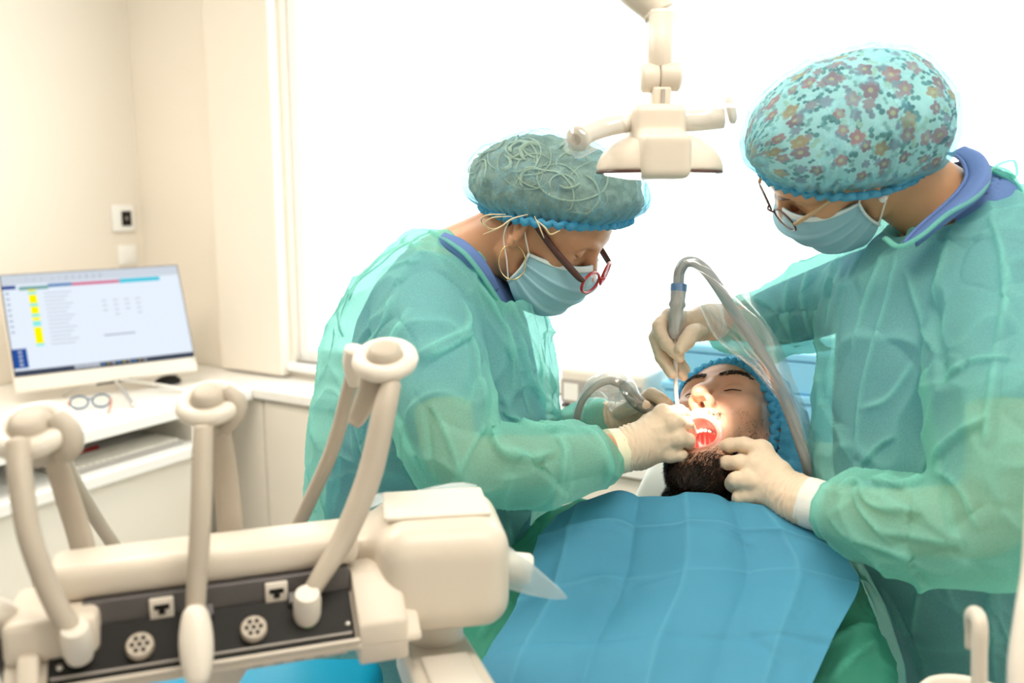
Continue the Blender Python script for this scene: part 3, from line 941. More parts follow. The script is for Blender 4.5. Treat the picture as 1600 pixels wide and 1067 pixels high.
a0_ = hc - dZ * 0.115 - hx * 0.010 + hy * 0.03
a1_ = P(762, 1190, 0.74)
ad = nrm(a1_ - a0_); asd = nrm(np.cross(ad, dZ)); au = np.cross(asd, ad)
RA = np.stack([asd, ad, au], 1)
if np.linalg.det(RA) < 0: RA[:, 0] *= -1
al = np.linalg.norm(a1_ - a0_)
obj('swing_arm', rbox((0.078, al + 0.05, 0.05), 0.008, 3, RA, (a0_ + a1_) / 2 - au * 0.012), M['cream'], du)
obj('arm_cover', rbox((0.05, al * 0.7, 0.006), 0.0025, 2, RA, (a0_ + a1_) / 2 + ad * 0.05 + au * 0.015), M['cream2'], du)
# side knob in a loose film bag
kd = nrm(hx * 0.98 - hy * 0.15 - dZ * 0.12)
k0 = hc + hx * 0.068 - hy * 0.02 - dZ * 0.006
obj('side_knob', lathe([(0.017, 0), (0.017, 0.028), (0.014, 0.032), (0.0, 0.032)], k0, kd, 28), M['cream2'], du, sharp=50)
tip = P(886, 934, 0.93)
bag = []
for i in range(9):
    f = i / 8
    rowc = (k0 - kd * 0.004) * (1 - f) + tip * f
    hw = 0.024 * (1 - f) ** 0.7 + 0.001
    row = []
    for j in range(17):
        t = 2 * math.pi * j / 16
        row.append(rowc + hw * (math.cos(t) * (dZ * 0.9 + hx * 0.3) + math.sin(t) * hy * (0.9 - 0.85 * f)) * (1 + 0.08 * math.sin(3 * t + 5 * f)))
    bag.append(row)
obj('film_bag', sheet(np.array(bag)), M['bagfilm'], du)
# bag over the back of the head
bg = []
for i in range(10):
    f = i / 9
    row = []
    for j in range(10):
        g_ = j / 9
        p = hc + hx * (-0.10 + 0.15 * f) + hy * (0.06 + 0.06 * g_) + dZ * (0.048 + 0.016 * math.sin(2.2 * f) - 0.03 * g_ + 0.004 * math.sin(9 * f + 4 * g_))
        row.append(p)
    bg.append(row)
obj('film_bag', sheet(np.array(bg), 0.0012), M['bagfilm'], du)

# whips: flat arm, ring clamp on top, hoses
def PP(rows):
    return [P(*r) for r in rows]
def whip(arm, arm_r, ringc, ring_d, ring_r, hoses, coup, cflat=0.55):
    obj('whip_arm', tube(PP(arm), arm_r, 14, cflat, hint=(0, -1, 0)), M['hose'], du)
    c = P(*ringc, ring_d)
    e1 = np.array([1, 0.1, 0.0]); e2 = nrm(np.array([0.0, 0.9, 0.42]))
    rg = obj('whip_ring', ring(c, e1, e2, ring_r, ring_r * 1.0, ring_r * 0.38, 36, 12), M['cream2'], du)
    obj('ring_saddle', lathe([(ring_r * 0.52, -0.03), (ring_r * 0.72, -0.012), (ring_r * 0.74, 0.012), (ring_r * 0.62, 0.020), (ring_r * 0.40, 0.022)], c - dZ * 0.004, nrm(np.cross(e1, e2)), 24), M['hose'], rg)
    for rows, rr in hoses:
        obj('hose', tube(PP(rows), rr, 14), M['hose'], du)
# left whip
whip([(148, 948, 0.90), (128, 850, 0.91), (100, 760, 0.90), (78, 690, 0.88)], [0.0125, 0.0130, 0.0125, 0.011], (52, 672), 0.86, 0.028,
     [([(28, 690, 0.83), (32, 745, 0.815), (47, 840, 0.80), (85, 940, 0.80), (120, 995, 0.805)], [0.0105, 0.0105, 0.0100, 0.0098, 0.0100]),
      ([(92, 690, 0.93), (110, 740, 0.96), (150, 810, 1.0), (188, 866, 1.02)], 0.0075)], None)
obj('ring_hook', tube(PP([(85, 655, 0.86), (106, 675, 0.86), (108, 700, 0.86), (88, 712, 0.86)]), [0.012, 0.013, 0.012, 0.009], 12), M['hose'], du)
# middle whip
whip([(362, 918, 0.96), (360, 830, 0.96), (352, 740, 0.95), (340, 660, 0.93)], [0.0135, 0.0140, 0.0135, 0.012], (328, 630), 0.90, 0.024,
     [([(318, 668, 0.875), (316, 710, 0.865), (314, 800, 0.85), (308, 900, 0.845), (305, 962, 0.845)], [0.0095, 0.0098, 0.0100, 0.0095, 0.0090])], None)
obj('ring_hook', tube(PP([(350, 612, 0.90), (368, 628, 0.90), (366, 650, 0.90), (348, 672, 0.90)]), [0.010, 0.011, 0.010, 0.008], 12), M['hose'], du)
# right whip
whip([(585, 570, 0.97), (578, 610, 0.97), (560, 650, 0.98), (552, 665, 0.98)], [0.014, 0.013, 0.010, 0.006], (602, 562), 0.97, 0.026,
     [([(612, 598, 0.955), (600, 645, 0.94), (578, 740, 0.93), (540, 835, 0.915), (498, 905, 0.895), (480, 935, 0.89)], [0.0105, 0.0125, 0.0130, 0.0120, 0.0095, 0.0085]),
      ([(556, 560, 1.02), (545, 610, 1.03), (520, 700, 1.05), (485, 780, 1.07), (460, 832, 1.08)], 0.0088)], None)
obj('ring_arm', tube(PP([(555, 545, 1.0), (552, 570, 1.01), (556, 600, 1.02)]), [0.012, 0.012, 0.009], 12), M['cream2'], du)
# couplings on the tray
for (px, py, d, gr) in ((120, 1000, 0.805, False), (480, 945, 0.885, True)):
    c = P(px, py, d)
    ax = nrm(tn * 0.6 + dZ * 0.5)
    cp = obj('coupling', lathe([(0.0115, -0.022), (0.0135, -0.012), (0.0135, 0.008), (0.0115, 0.016), (0.0100, 0.016)], c, ax, 28), M['cream2'], du, sharp=50)
    if gr:
        obj('colour_ring', lathe([(0.0125, -0.0245), (0.0128, -0.0185), (0.0115, -0.0184)], c, ax, 28), M['green'], cp)
c = P(307, 1010, 0.825)
cv = nrm(P(309, 1062, 0.82) - P(305, 958, 0.84))
cp = Solid(c - 0.06, c + 0.06, 0.0025)
cp.chain([c - cv * 0.026, c, c + cv * 0.026], [0.0125, 0.0145, 0.011], 0.004)
obj('coupling', cp.mesh(3), M['cream2'], du)
# grey handle at the far left edge of the unit
obj('side_handle', tube(PP([(-40, 955, 0.80), (-5, 962, 0.82), (18, 985, 0.84), (22, 1030, 0.84)]), [0.016, 0.016, 0.015, 0.013], 14), M['cream2'], du)
obj('handle_grip', tube(PP([(-50, 1010, 0.80), (-10, 1022, 0.82), (20, 1040, 0.84), (30, 1090, 0.84)]), [0.014, 0.014, 0.013, 0.012], 14), M['dgrey'], du)
q_ = np.array([-0.62, 0.34, a1_[2] - 0.06])
obj('lower_arm', tube([a1_ - dZ * 0.01, (a1_ + q_) / 2 - dZ * 0.03, q_], 0.03, 18), M['cream'], du)
obj('stand_post', lathe([(0.12, 0.0), (0.12, 0.02), (0.03, 0.03), (0.03, q_[2])], (q_[0], q_[1], 0.0), dZ, 28), M['cream'], du)

# ------------------------------------------------------------------ operating lamp
LD = 1.42
LAMP_D, LAMP_K = 1.16, 1.16 / 1.42            # built at full size, then set to its true distance and size
LAMP_A, LAMP_B = P(1030, 270, LD), P(1030, 270, LAMP_D)
def lobj(name, VF, *a, **k):
    return obj(name, (LAMP_B + (np.asarray(VF[0]) - LAMP_A) * LAMP_K, VF[1]), *a, **k)
lp = thing('operating_lamp', P(1025, 285, 1.16), 'cream overhead operating lamp hanging above the patient', 'lamp')
def Lp(x, y, dz=0.0):
    return P(x, y, LD + dz)
pxm = LD / FPX
pole = LAMP_B + (Lp(958, -60, 0.02) + dZ * 0.10 - LAMP_A) * LAMP_K
ph = CEIL - pole[2]
obj('ceiling_pole', lathe([(0.022, 0), (0.022, ph - 0.03), (0.06, ph - 0.02), (0.06, ph - 0.001)], pole, dZ, 28), M['cream'], lp)
lobj('upper_arm', tube([Lp(958, -60, 0.02) + dZ * 0.12, Lp(962, -60, 0.02), Lp(990, -22), Lp(1022, 8), Lp(1031, 22)], [0.028, 0.030, 0.030, 0.027, 0.026], 20), M['cream'], lp)
lobj('arm_collar', lathe([(0.024, 0), (0.026, 0.004), (0.026, 0.012), (0.022, 0.014)], Lp(1031, 31), dZ, 28), M['cream2'], lp)
lobj('stem', lathe([(0.0185, 0), (0.0195, 0.002), (0.0195, 0.080)], Lp(1031, 106), dZ, 28), M['cream'], lp)
lobj('stem_screw', lathe([(0.004, 0), (0.004, 0.002), (0, 0.0025)], Lp(1029, 52, -0.0200), (0, -1, 0.1), 14), M['mgrey'], lp)
lobj('joint_disc', lathe([(0.018, 0), (0.023, 0.004), (0.023, 0.026), (0.021, 0.028)], Lp(1001, 122), (1, 0, 0), 32), M['cream'], lp, sharp=50)
lobj('joint_disc', lathe([(0.021, 0), (0.023, 0.002), (0.023, 0.030), (0.017, 0.035)], Lp(1030, 120), (1, 0, 0), 32), M['cream'], lp, sharp=50)
lobj('neck', rbox((0.030, 0.03, 0.036), 0.004, 2, None, Lp(1032, 155)), M['cream'], lp)
lobj('neck_slot', rbox((0.006, 0.004, 0.024), 0.001, 1, None, Lp(1036, 151, -0.0165)), M['mgrey'], lp, smooth=False)
bd = Solid(Lp(1022, 215) - 0.13, Lp(1022, 215) + 0.13, 0.003)
rb_sdf(bd, Lp(1023, 212), (0.042, 0.050, 0.046), np.eye(3), 0.014)
rb_sdf(bd, Lp(1027, 247), (0.038, 0.094, 0.034), np.eye(3), 0.012, 0.015)
lobj('lamp_body', bd.mesh(3), M['cream'], lp)
lobj('body_groove', ring(Lp(1023, 223), (1, 0, 0), (0, 1, 0), 0.0415, 0.050, 0.0012, 40, 6), M['hose'], lp)
lobj('top_vent', lathe([(0.020, 0), (0.020, 0.003), (0.0, 0.004)], Lp(1012, 172, 0.0), dZ, 24), M['hose'], lp)
# reflector dome on both sides of the body
dm = Solid(Lp(1030, 240) - 0.14, Lp(1030, 240) + 0.14, 0.003)
dm.ell(Lp(1030, 268), (0.100, 0.088, 0.064), None, 0.01).cut(Lp(1030, 268), -dZ)
lobj('reflector_hood', dm.mesh(2), M['cream'], lp)
lobj('hood_rim', ring(Lp(1030, 269), (1, 0, 0), (0, 1, 0), 0.0975, 0.0855, 0.0028, 56, 8), M['brownred'], lp)
lens = lathe([(0.0, -0.010), (0.05, -0.008), (0.085, -0.002), (0.088, 0.001)], Lp(1030, 272), dZ, 48)
lobj('lamp_lens', lens, M['lens'], lp)
lobj('handle_bar', tube([Lp(985, 192, -0.02), Lp(950, 198, -0.03), Lp(925, 207, -0.045), Lp(903, 218, -0.06)], [0.014, 0.015, 0.014, 0.013], 18), M['cream2'], lp)
lobj('handle_end', lathe([(0.019, 0), (0.020, 0.010), (0.016, 0.014), (0.0, 0.014)], Lp(908, 214, -0.055), (-0.6, -0.75, -0.3), 24), M['cream2'], lp, sharp=50)
lobj('handle_cap', lathe([(0.009, 0), (0.009, 0.001), (0.0, 0.001)], Lp(908, 214, -0.055) + nrm((-0.6, -0.75, -0.3)) * 0.0142, (-0.6, -0.75, -0.3), 24), M['hose'], lp, smooth=False)
lobj('handle_bar', tube([Lp(1055, 190, -0.01), Lp(1090, 188, 0.0), Lp(1130, 185, 0.0)], [0.016, 0.017, 0.016], 18), M['cream2'], lp)
lobj('handle_end', lathe([(0.022, 0), (0.023, 0.006), (0.018, 0.010), (0.0, 0.010)], Lp(1138, 172, 0.0), (0.85, -0.35, 0.2), 24), M['cream2'], lp, sharp=50)
hb = Solid(Lp(1140, 165) - 0.06, Lp(1140, 165) + 0.06, 0.002)
lobj('handle_sleeve', tube([Lp(1062, 189, -0.01), Lp(1100, 187, 0.0), Lp(1135, 180), Lp(1160, 195)], [0.019, 0.021, 0.030, 0.024], 18), M['film'], lp)
lobj('handle_sleeve', tube([Lp(970, 196, -0.03), Lp(935, 208, -0.04), Lp(898, 224, -0.065)], [0.018, 0.022, 0.024], 18), M['film'], lp)

# ------------------------------------------------------------------ patient chair, stool, cuspidor
BA = nrm(np.array([-0.20, -0.40, -0.20]))       # down the patient's body, head to hip
HEADC = P(1133, 660, 1.47)
bs = nrm(np.cross(BA, dZ)); bs = bs if bs[0] > 0 else -bs
bn = nrm(np.cross(bs, BA)); bn = bn if bn[2] > 0 else -bn
ch = thing('dental_chair', (0.05, 0.75, 0), 'reclined dental chair under the patient with a cream shell', 'dental chair')
CB = P(1075, 780, 1.42)                           # base of the neck
def C(l, s, n):
    return CB + BA * l + bs * s + bn * n
RC = np.stack([bs, BA, bn], 1)
if np.linalg.det(RC) < 0: RC[:, 0] *= -1
obj('back_cushion', rbox((0.40, 0.50, 0.07), 0.03, 4, RC, C(0.47, 0.01, -0.185)), M['seatblue'], ch)
obj('back_shell', rbox((0.42, 0.52, 0.05), 0.02, 3, RC, C(0.47, 0.01, -0.246)), M['cream2'], ch)
obj('headrest_bar', rbox((0.10, 0.30, 0.02), 0.006, 2, RC, C(-0.02, 0.0, -0.215)), M['metal'], ch)
obj('headrest_shell', rbox((0.30, 0.20, 0.035), 0.014, 3, RC, C(-0.13, 0.01, -0.150)), M['cream2'], ch)
obj('headrest_cushion', rbox((0.28, 0.20, 0.05), 0.022, 4, RC, C(-0.13, 0.01, -0.108)), M['cream2'], ch)
obj('headrest_wing', rbox((0.16, 0.15, 0.03), 0.010, 3, RC, C(-0.015, -0.10, -0.14)), M['cream2'], ch)
hip = C(0.72, 0, -0.18)
lg = nrm(np.array([BA[0], BA[1], 0])); lx = np.array([-lg[1], lg[0], 0])
RL = np.stack([lx, lg, dZ], 1)
if np.linalg.det(RL) < 0: RL[:, 0] *= -1
obj('seat_cushion', rbox((0.52, 0.95, 0.08), 0.03, 4, RL, hip + lg * 0.44 - dZ * 0.06), M['seatblue'], ch)
obj('seat_shell', rbox((0.48, 0.8, 0.06), 0.02, 3, RL, hip + lg * 0.42 - dZ * 0.132), M['cream2'], ch)
pb = hip + lg * 0.2
obj('pedestal', lathe([(0.12, 0.04), (0.12, pb[2] - 0.16)], (pb[0], pb[1], 0), dZ, 32), M['cream2'], ch)
obj('base_plate', rbox((0.55, 0.75, 0.04), 0.015, 2, RL, (pb[0], pb[1], 0.0205)), M['mgrey'], ch)

SX, SY, SZ = -0.40, 1.095, 0.82
st = thing('stool', (SX, SY, 0), 'bright blue upholstered stool seat seen below the delivery unit', 'stool')
obj('seat', rbox((0.42, 0.31, 0.07), 0.028, 4, None, (SX, SY, SZ - 0.035)), M['seatblue'], st)
obj('gas_lift', lathe([(0.04, 0.08), (0.04, 0.4), (0.025, 0.4), (0.025, SZ - 0.071)], (SX, SY, 0), dZ, 24), M['metal'], st)
for k in range(5):
    t = 2 * math.pi * k / 5 + 0.3
    e = np.array([SX + 0.19 * math.cos(t), SY + 0.19 * math.sin(t), 0.055])
    l = obj('base_leg', tube([(SX, SY, 0.09), e], [0.02, 0.014], 10, smooth=3), M['metal'], st)
    obj('caster', lathe([(0.022, -0.012), (0.025, -0.008), (0.025, 0.008), (0.022, 0.012)], e - dZ * 0.029, (-math.sin(t), math.cos(t), 0), 18), M['dgrey'], l)

# cuspidor with a cup filler at the lower right
cu = thing('cuspidor', P(1500, 1200, 0.95), 'white cuspidor bowl rim and curved cup filler at the lower right', 'cuspidor')
rc = P(1492, 1122, 0.93)
obj('bowl', lathe([(0.02, -0.10), (0.04, -0.09), (0.050, -0.03), (0.052, 0.0), (0.049, 0.004), (0.045, 0.0), (0.04, -0.04), (0.02, -0.07), (0.0, -0.075)], rc + np.array([0.02, 0.01, 0.012]), dZ, 40), M['cream2'], cu)
sp_ = PP([(1530, 1085, 0.84), (1530, 1030, 0.84), (1531, 980, 0.84), (1526, 962, 0.85), (1517, 962, 0.865), (1515, 985, 0.875), (1514, 1012, 0.878)])
obj('cup_filler', tube(sp_, [0.0085, 0.0085, 0.0085, 0.0085, 0.0075, 0.0055, 0.0045], 16, 0.8), M['cream'], cu)
obj('column', tube(PP([(1608, 1120, 0.75), (1603, 1040, 0.76), (1605, 960, 0.77), (1612, 880, 0.78), (1620, 700, 0.78)]), [0.016, 0.014, 0.010, 0.008, 0.007], 16), M['cream2'], cu)
obj('stand_body', box2((rc[0] + 0.03, rc[1] - 0.06, 0.0), (rc[0] + 0.24, rc[1] + 0.08, rc[2] - 0.09), 0.02), M['cream2'], cu)

# ------------------------------------------------------------------ people: materials
def skin(name, c1, c2, red):
    return mat(name, c1, 0.42, spec=0.4, noise=(38, 0.7, c2), bump=(900, 0.12), sub=0.12)
M['skin_a'] = skin('skin_tan', (0.56, 0.265, 0.145), (0.62, 0.31, 0.175), 0)
M['skin_b'] = skin('skin_olive', (0.60, 0.31, 0.165), (0.66, 0.35, 0.19), 0)
M['skin_c'] = skin('skin_patient', (0.60, 0.315, 0.205), (0.66, 0.36, 0.24), 0)
M['gown'] = cloth('mint_gown_fabric', (0.34, 0.80, 0.70), 0.57, 0.84, 0.45, fibre=420, fibre_amt=0.24, color2=(0.33, 0.86, 0.74))
M['gownp'] = cloth('green_patient_gown', (0.07, 0.44, 0.32), 0.75, 0.95, 0.35, color2=(0.12, 0.62, 0.46))
M['scrub'] = mat('periwinkle_scrubs', (0.085, 0.16, 0.39), 0.8, noise=(500, 0.7, (0.11, 0.195, 0.45)), bump=(600, 0.25))
M['trouser'] = mat('periwinkle_trousers', (0.10, 0.15, 0.38), 0.8, noise=(500, 0.7, (0.13, 0.18, 0.43)), bump=(600, 0.25))
M['shoe'] = mat('white_clog', (0.8, 0.79, 0.76), 0.5, noise=(20, 0.9, (0.76, 0.75, 0.72)))
M['glove'] = mat('cream_latex_glove', (0.73, 0.56, 0.41), 0.5, spec=0.35, noise=(45, 0.8, (0.78, 0.62, 0.46)), bump=(420, 0.10), sub=0.05)
M['glovecuff'] = mat('pale_latex_cuff', (0.84, 0.78, 0.56), 0.5, spec=0.35, noise=(45, 0.8, (0.87, 0.81, 0.60)), bump=(420, 0.10))
M['knit'] = mat('white_knit_cuff', (0.84, 0.82, 0.77), 0.85, noise=(500, 0.6, (0.78, 0.76, 0.71)), bump=(700, 0.5))
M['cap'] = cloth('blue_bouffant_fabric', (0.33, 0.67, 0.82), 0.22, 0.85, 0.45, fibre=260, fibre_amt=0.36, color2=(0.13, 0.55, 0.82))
M['net'] = cloth('thin_blue_net_fabric', (0.34, 0.72, 0.82), 0.26, 0.85, 0.45, fibre=500, fibre_amt=0.15, color2=(0.16, 0.58, 0.82))
M['mask'] = cloth('pale_blue_mask_fabric', (0.42, 0.71, 0.82), 0.97, 1.0, 0.25, fibre=1400, color2=(0.46, 0.75, 0.85))
M['maskw'] = mat('white_mask_binding', (0.80, 0.86, 0.88), 0.8, noise=(300, 0.7, (0.76, 0.82, 0.84)), bump=(500, 0.3))
M['strap'] = mat('white_elastic', (0.85, 0.82, 0.76), 0.8, noise=(300, 0.7, (0.80, 0.77, 0.71)))
M['tanstrap'] = mat('tan_elastic', (0.55, 0.36, 0.20), 0.7, noise=(300, 0.7, (0.60, 0.40, 0.23)))
M['blond'] = mat('blond_hair', (0.62, 0.48, 0.27), 0.45, noise=(160, 0.7, (0.72, 0.58, 0.36)))
M['hairbase'] = mat('dark_blond_hair', (0.17, 0.135, 0.085), 0.6, noise=(55, 0.5, (0.60, 0.50, 0.33)), bump=(260, 0.8))
M['brown'] = mat('brown_hair', (0.06, 0.032, 0.016), 0.5, noise=(90, 0.6, (0.12, 0.065, 0.032)), bump=(260, 0.8))
M['beard'] = mat('dark_beard_hair', (0.012, 0.008, 0.006), 0.5, noise=(90, 0.6, (0.03, 0.02, 0.013)))
M['mouth'] = mat('mouth_lining', (0.66, 0.24, 0.22), 0.3, noise=(60, 0.8, (0.72, 0.30, 0.27)), sub=0.1)
M['lip'] = mat('lip_skin', (0.52, 0.20, 0.15), 0.35, noise=(60, 0.8, (0.56, 0.23, 0.17)), sub=0.1)
M['tooth'] = mat('tooth_enamel', (0.86, 0.80, 0.68), 0.2, noise=(60, 0.8, (0.82, 0.75, 0.62)))
M['pearl'] = mat('pearl', (0.82, 0.78, 0.70), 0.18, noise=(60, 0.8, (0.86, 0.82, 0.75)), coat=0.5)
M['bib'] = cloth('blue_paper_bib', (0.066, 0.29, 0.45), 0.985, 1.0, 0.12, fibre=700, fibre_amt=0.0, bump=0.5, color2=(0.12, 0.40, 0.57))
M['lensclear'] = film('spectacle_lens', (0.98, 0.98, 0.98), 0.10, 0.03, 0.04)

def floral():
    """printed cotton: pale ground, five-petal flowers and leaves (flat print on the cap's own surface coordinates)"""
    m = bpy.data.materials.new('floral_cotton'); m.use_nodes = True
    nt = m.node_tree; N = nt.nodes.new; L = nt.links.new
    b = nt.nodes['Principled BSDF']; b.inputs['Roughness'].default_value = 0.8
    uvn = N('ShaderNodeUVMap')
    def math_(op, a, b_=None):
        n = N('ShaderNodeMath'); n.operation = op
        for i, x in enumerate((a, b_)):
            if x is None: continue
            if isinstance(x, (int, float)): n.inputs[i].default_value = x
            else: L(x, n.inputs[i])
        return n.outputs[0]
    col = None
    def layer(prev, scale, seed, petals, rad, depth, cols, centre=None, stretch=1.0, thresh=0.0):
        add = N('ShaderNodeVectorMath'); add.operation = 'MULTIPLY_ADD'
        add.inputs[1].default_value = (scale, scale, 1); add.inputs[2].default_value = (seed, seed * 1.7, 0)
        L(uvn.outputs[0], add.inputs[0])
        v = N('ShaderNodeTexVoronoi'); v.voronoi_dimensions = '2D'; v.inputs['Scale'].default_value = 1.0; v.inputs['Randomness'].default_value = 0.85
        L(add.outputs[0], v.inputs['Vector'])
        d = N('ShaderNodeVectorMath'); d.operation = 'SUBTRACT'; L(add.outputs[0], d.inputs[0]); L(v.outputs['Position'], d.inputs[1])
        s = N('ShaderNodeSeparateXYZ'); L(d.outputs[0], s.inputs[0])
        cc = N('ShaderNodeSeparateColor'); L(v.outputs['Color'], cc.inputs[0])
        ang = math_('ADD', math_('ARCTAN2', s.outputs[1], s.outputs[0]), math_('MULTIPLY', cc.outputs[0], 6.28))
        r = math_('SQRT', math_('ADD', math_('MULTIPLY', s.outputs[0], s.outputs[0]), math_('MULTIPLY', s.outputs[1], s.outputs[1])))
        pet = math_('MULTIPLY_ADD', math_('ABSOLUTE', math_('COSINE', math_('MULTIPLY', ang, petals / 2))), depth)
        pet.node.inputs[2].default_value = rad - depth
        size = math_('MULTIPLY', pet, math_('MULTIPLY_ADD', cc.outputs[1], 0.5)); size.node.inputs[1].node if False else None
        size.node.inputs[1].links[0].from_node.inputs[2].default_value = 0.7
        on = math_('MULTIPLY', math_('LESS_THAN', r, size), math_('GREATER_THAN', cc.outputs[2], thresh))
        ramp = N('ShaderNodeValToRGB'); ramp.color_ramp.interpolation = 'CONSTANT'
        e = ramp.color_ramp.elements
        for i, c in enumerate(cols):
            el = e[i] if i < 2 else e.new(i / len(cols))
            el.position = i / len(cols); el.color = tuple(c) + (1,)
        L(cc.outputs[0], ramp.inputs[0])
        c_ = ramp.outputs[0]
        if centre:
            mx = N('ShaderNodeMixRGB'); L(math_('LESS_THAN', r, rad * 0.28), mx.inputs[0]); L(c_, mx.inputs[1]); mx.inputs[2].default_value = tuple(centre) + (1,)
            c_ = mx.outputs[0]
        mx = N('ShaderNodeMixRGB'); L(on, mx.inputs[0]); L(c_, mx.inputs[2])
        if prev is None: mx.inputs[1].default_value = (0.74, 0.80, 0.74, 1)
        else: L(prev, mx.inputs[1])
        return mx.outputs[0]
    col = layer(None, 62, 3.1, 2, 0.44, 0.42, [(0.10, 0.17, 0.16), (0.35, 0.42, 0.36), (0.06, 0.12, 0.13)], thresh=0.25)
    col = layer(col, 48, 9.7, 2, 0.42, 0.40, [(0.12, 0.22, 0.20), (0.62, 0.60, 0.42), (0.30, 0.20, 0.25)], thresh=0.45)
    col = layer(col, 37, 5.3, 6, 0.34, 0.14, [(0.03, 0.10, 0.14), (0.40, 0.28, 0.34), (0.55, 0.22, 0.22)], thresh=0.5)
    col = layer(col, 28, 1.9, 5, 0.36, 0.12, [(0.66, 0.13, 0.13), (0.70, 0.26, 0.08), (0.62, 0.20, 0.22), (0.45, 0.10, 0.13)], centre=(0.75, 0.42, 0.15), thresh=0.18)
    L(col, b.inputs['Base Color'])
    return m
M['floral'] = floral()

# ------------------------------------------------------------------ head
class Frame:
    def __init__(s, o, f, u, k=1.0):
        s.f = nrm(f); s.r = nrm(np.cross(s.f, u)); s.u = np.cross(s.r, s.f)
        s.o = np.asarray(o, float); s.k = k
        s.A = np.stack([s.r, s.f, s.u])          # rows
    def w(s, p):
        return s.o + s.k * (np.asarray(p, float) @ s.A)
    def l(s, p):
        return ((np.asarray(p, float) - s.o) @ s.A.T) / s.k

def head_solid(kind, h=0.0019, neck=((0, -0.025, -0.05), (0, -0.06, -0.19)), nr=0.054):
    open_ = kind == 'open'
    s = Solid((-0.11, -0.16, -0.24), (0.11, 0.15, 0.16), h)
    s.ell((0, -0.008, 0.048), (0.076, 0.097, 0.086), k=0.01)
    s.ell((0, 0.030, 0.040), (0.067, 0.062, 0.062), k=0.03)
    s.ell((0, 0.040, -0.018), (0.060, 0.048, 0.066), k=0.03)
    jz = -0.128 if open_ else -0.098
    jy = 0.060 if open_ else 0.078
    for e in (-1, 1):
        s.chain([(e * 0.060, 0.0, -0.025), (e * 0.054, 0.012, -0.065 - (0.012 if open_ else 0)), (e * 0.020, jy - 0.006, jz)], [0.016, 0.017, 0.017], 0.03)
        s.ell((e * 0.046, 0.062, -0.004), (0.024, 0.020, 0.018), k=0.025)                 # cheekbone
        s.chain([(e * 0.054, 0.066, 0.036), (e * 0.032, 0.083, 0.042), (e * 0.010, 0.088, 0.036)], [0.008, 0.010, 0.009], 0.018)
    s.ell((0, jy, jz), (0.022, 0.019, 0.018), k=0.025)
    s.cone((0, jy - 0.03, jz + 0.01), (0, -0.02, -0.075), 0.030, 0.045, 0.03)              # under the chin
    s.chain([neck[0], tuple((np.array(neck[0]) + np.array(neck[1])) / 2), neck[1]], [nr, nr, nr * 1.08], 0.03)
    for e in (-1, 1):
        s.ell((e * 0.032, 0.096, 0.020), (0.019, 0.014, 0.013), k=0.016, op='sub')        # socket
        s.ell((e * 0.032, 0.0735, 0.019), (0.0155, 0.0145, 0.0135), k=0.006)              # lid over the eyeball
        s.chain([(e * 0.046, 0.0795, 0.0165), (e * 0.032, 0.0895, 0.0130), (e * 0.019, 0.0835, 0.0165)], [0.0008, 0.0011, 0.0008], 0.0022, 'sub')
    # nose
    s.chain([(0, 0.086, 0.030), (0, 0.101, 0.006), (0, 0.113, -0.014)], [0.008, 0.0085, 0.0105], 0.014)
    s.ell((0, 0.114, -0.019), (0.0105, 0.0095, 0.0085), k=0.008)
    for e in (-1, 1):
        s.ell((e * 0.0125, 0.100, -0.023), (0.0085, 0.0115, 0.0085), k=0.008)
        s.ell((e * 0.0070, 0.107, -0.030), (0.0038, 0.0058, 0.0065), k=0.003, op='sub')
    if open_:
        s.ell((0, 0.080, -0.050), (0.034, 0.018, 0.014), k=0.02)                           # upper lip mass
        s.ell((0, 0.066, -0.104), (0.034, 0.016, 0.016), k=0.02)
        for e in (-1, 1):
            s.cone((e * 0.033, 0.066, -0.055), (e * 0.031, 0.058, -0.098), 0.013, 0.013, 0.02)
        a = np.linspace(0, 2 * math.pi, 17)
        s.chain([(0.035 * math.cos(t), 0.0855 - 0.006 * abs(math.cos(t)) ** 2 - 0.011 * (0.5 - 0.5 * math.sin(t)), -0.076 + 0.0285 * math.sin(t)) for t in a], 0.0064, 0.008, smooth=1)
        s.ell((0, 0.080, -0.076), (0.0295, 0.052, 0.0240), k=0.004, op='sub')
    else:
        s.ell((0, 0.083, -0.056), (0.028, 0.014, 0.020), k=0.02)
        s.chain([(-0.024, 0.083, -0.054), (-0.008, 0.0955, -0.0505), (0, 0.0945, -0.052), (0.008, 0.0955, -0.0505), (0.024, 0.083, -0.054)], [0.003, 0.005, 0.0045, 0.005, 0.003], 0.006)
        s.chain([(-0.022, 0.083, -0.056), (0, 0.094, -0.0615), (0.022, 0.083, -0.056)], [0.003, 0.0062, 0.003], 0.006)
    # ears
    for e in (-1, 1):
        ex_ = nrm((e * 0.86, -0.50, 0.0)); ez_ = nrm((0.0, -0.20, 0.98)); ez_ = nrm(ez_ - (ez_ @ ex_) * ex_); ey_ = np.cross(ez_, ex_)
        R = np.stack([ex_, ey_, ez_], 1)
        c = np.array((e * 0.0785, -0.012, 0.002))
        s.ell(c, (0.0075, 0.0175, 0.031), R, 0.008)
        s.ell(c + ez_ * -0.026 + ey_ * 0.004 * e, (0.005, 0.009, 0.010), R, 0.006)
        s.ell(c + ex_ * 0.0075 + ez_ * 0.002, (0.0075, 0.0100, 0.019), R, 0.003, 'sub')
        t = np.linspace(-0.6, 4.2, 10)
        rim = [c + ex_ * 0.004 - ey_ * e * 0.0150 * math.cos(q - 1.7) * 1.0 + ez_ * (0.004 + 0.0265 * math.sin(q - 0.2) * 1.0) for q in t]
        s.chain(rim, 0.0042, 0.002, smooth=2)
        s.ell(c + ey_ * 0.010 * e + ex_ * 0.002 + ez_ * -0.004, (0.004, 0.005, 0.007), R, 0.004)
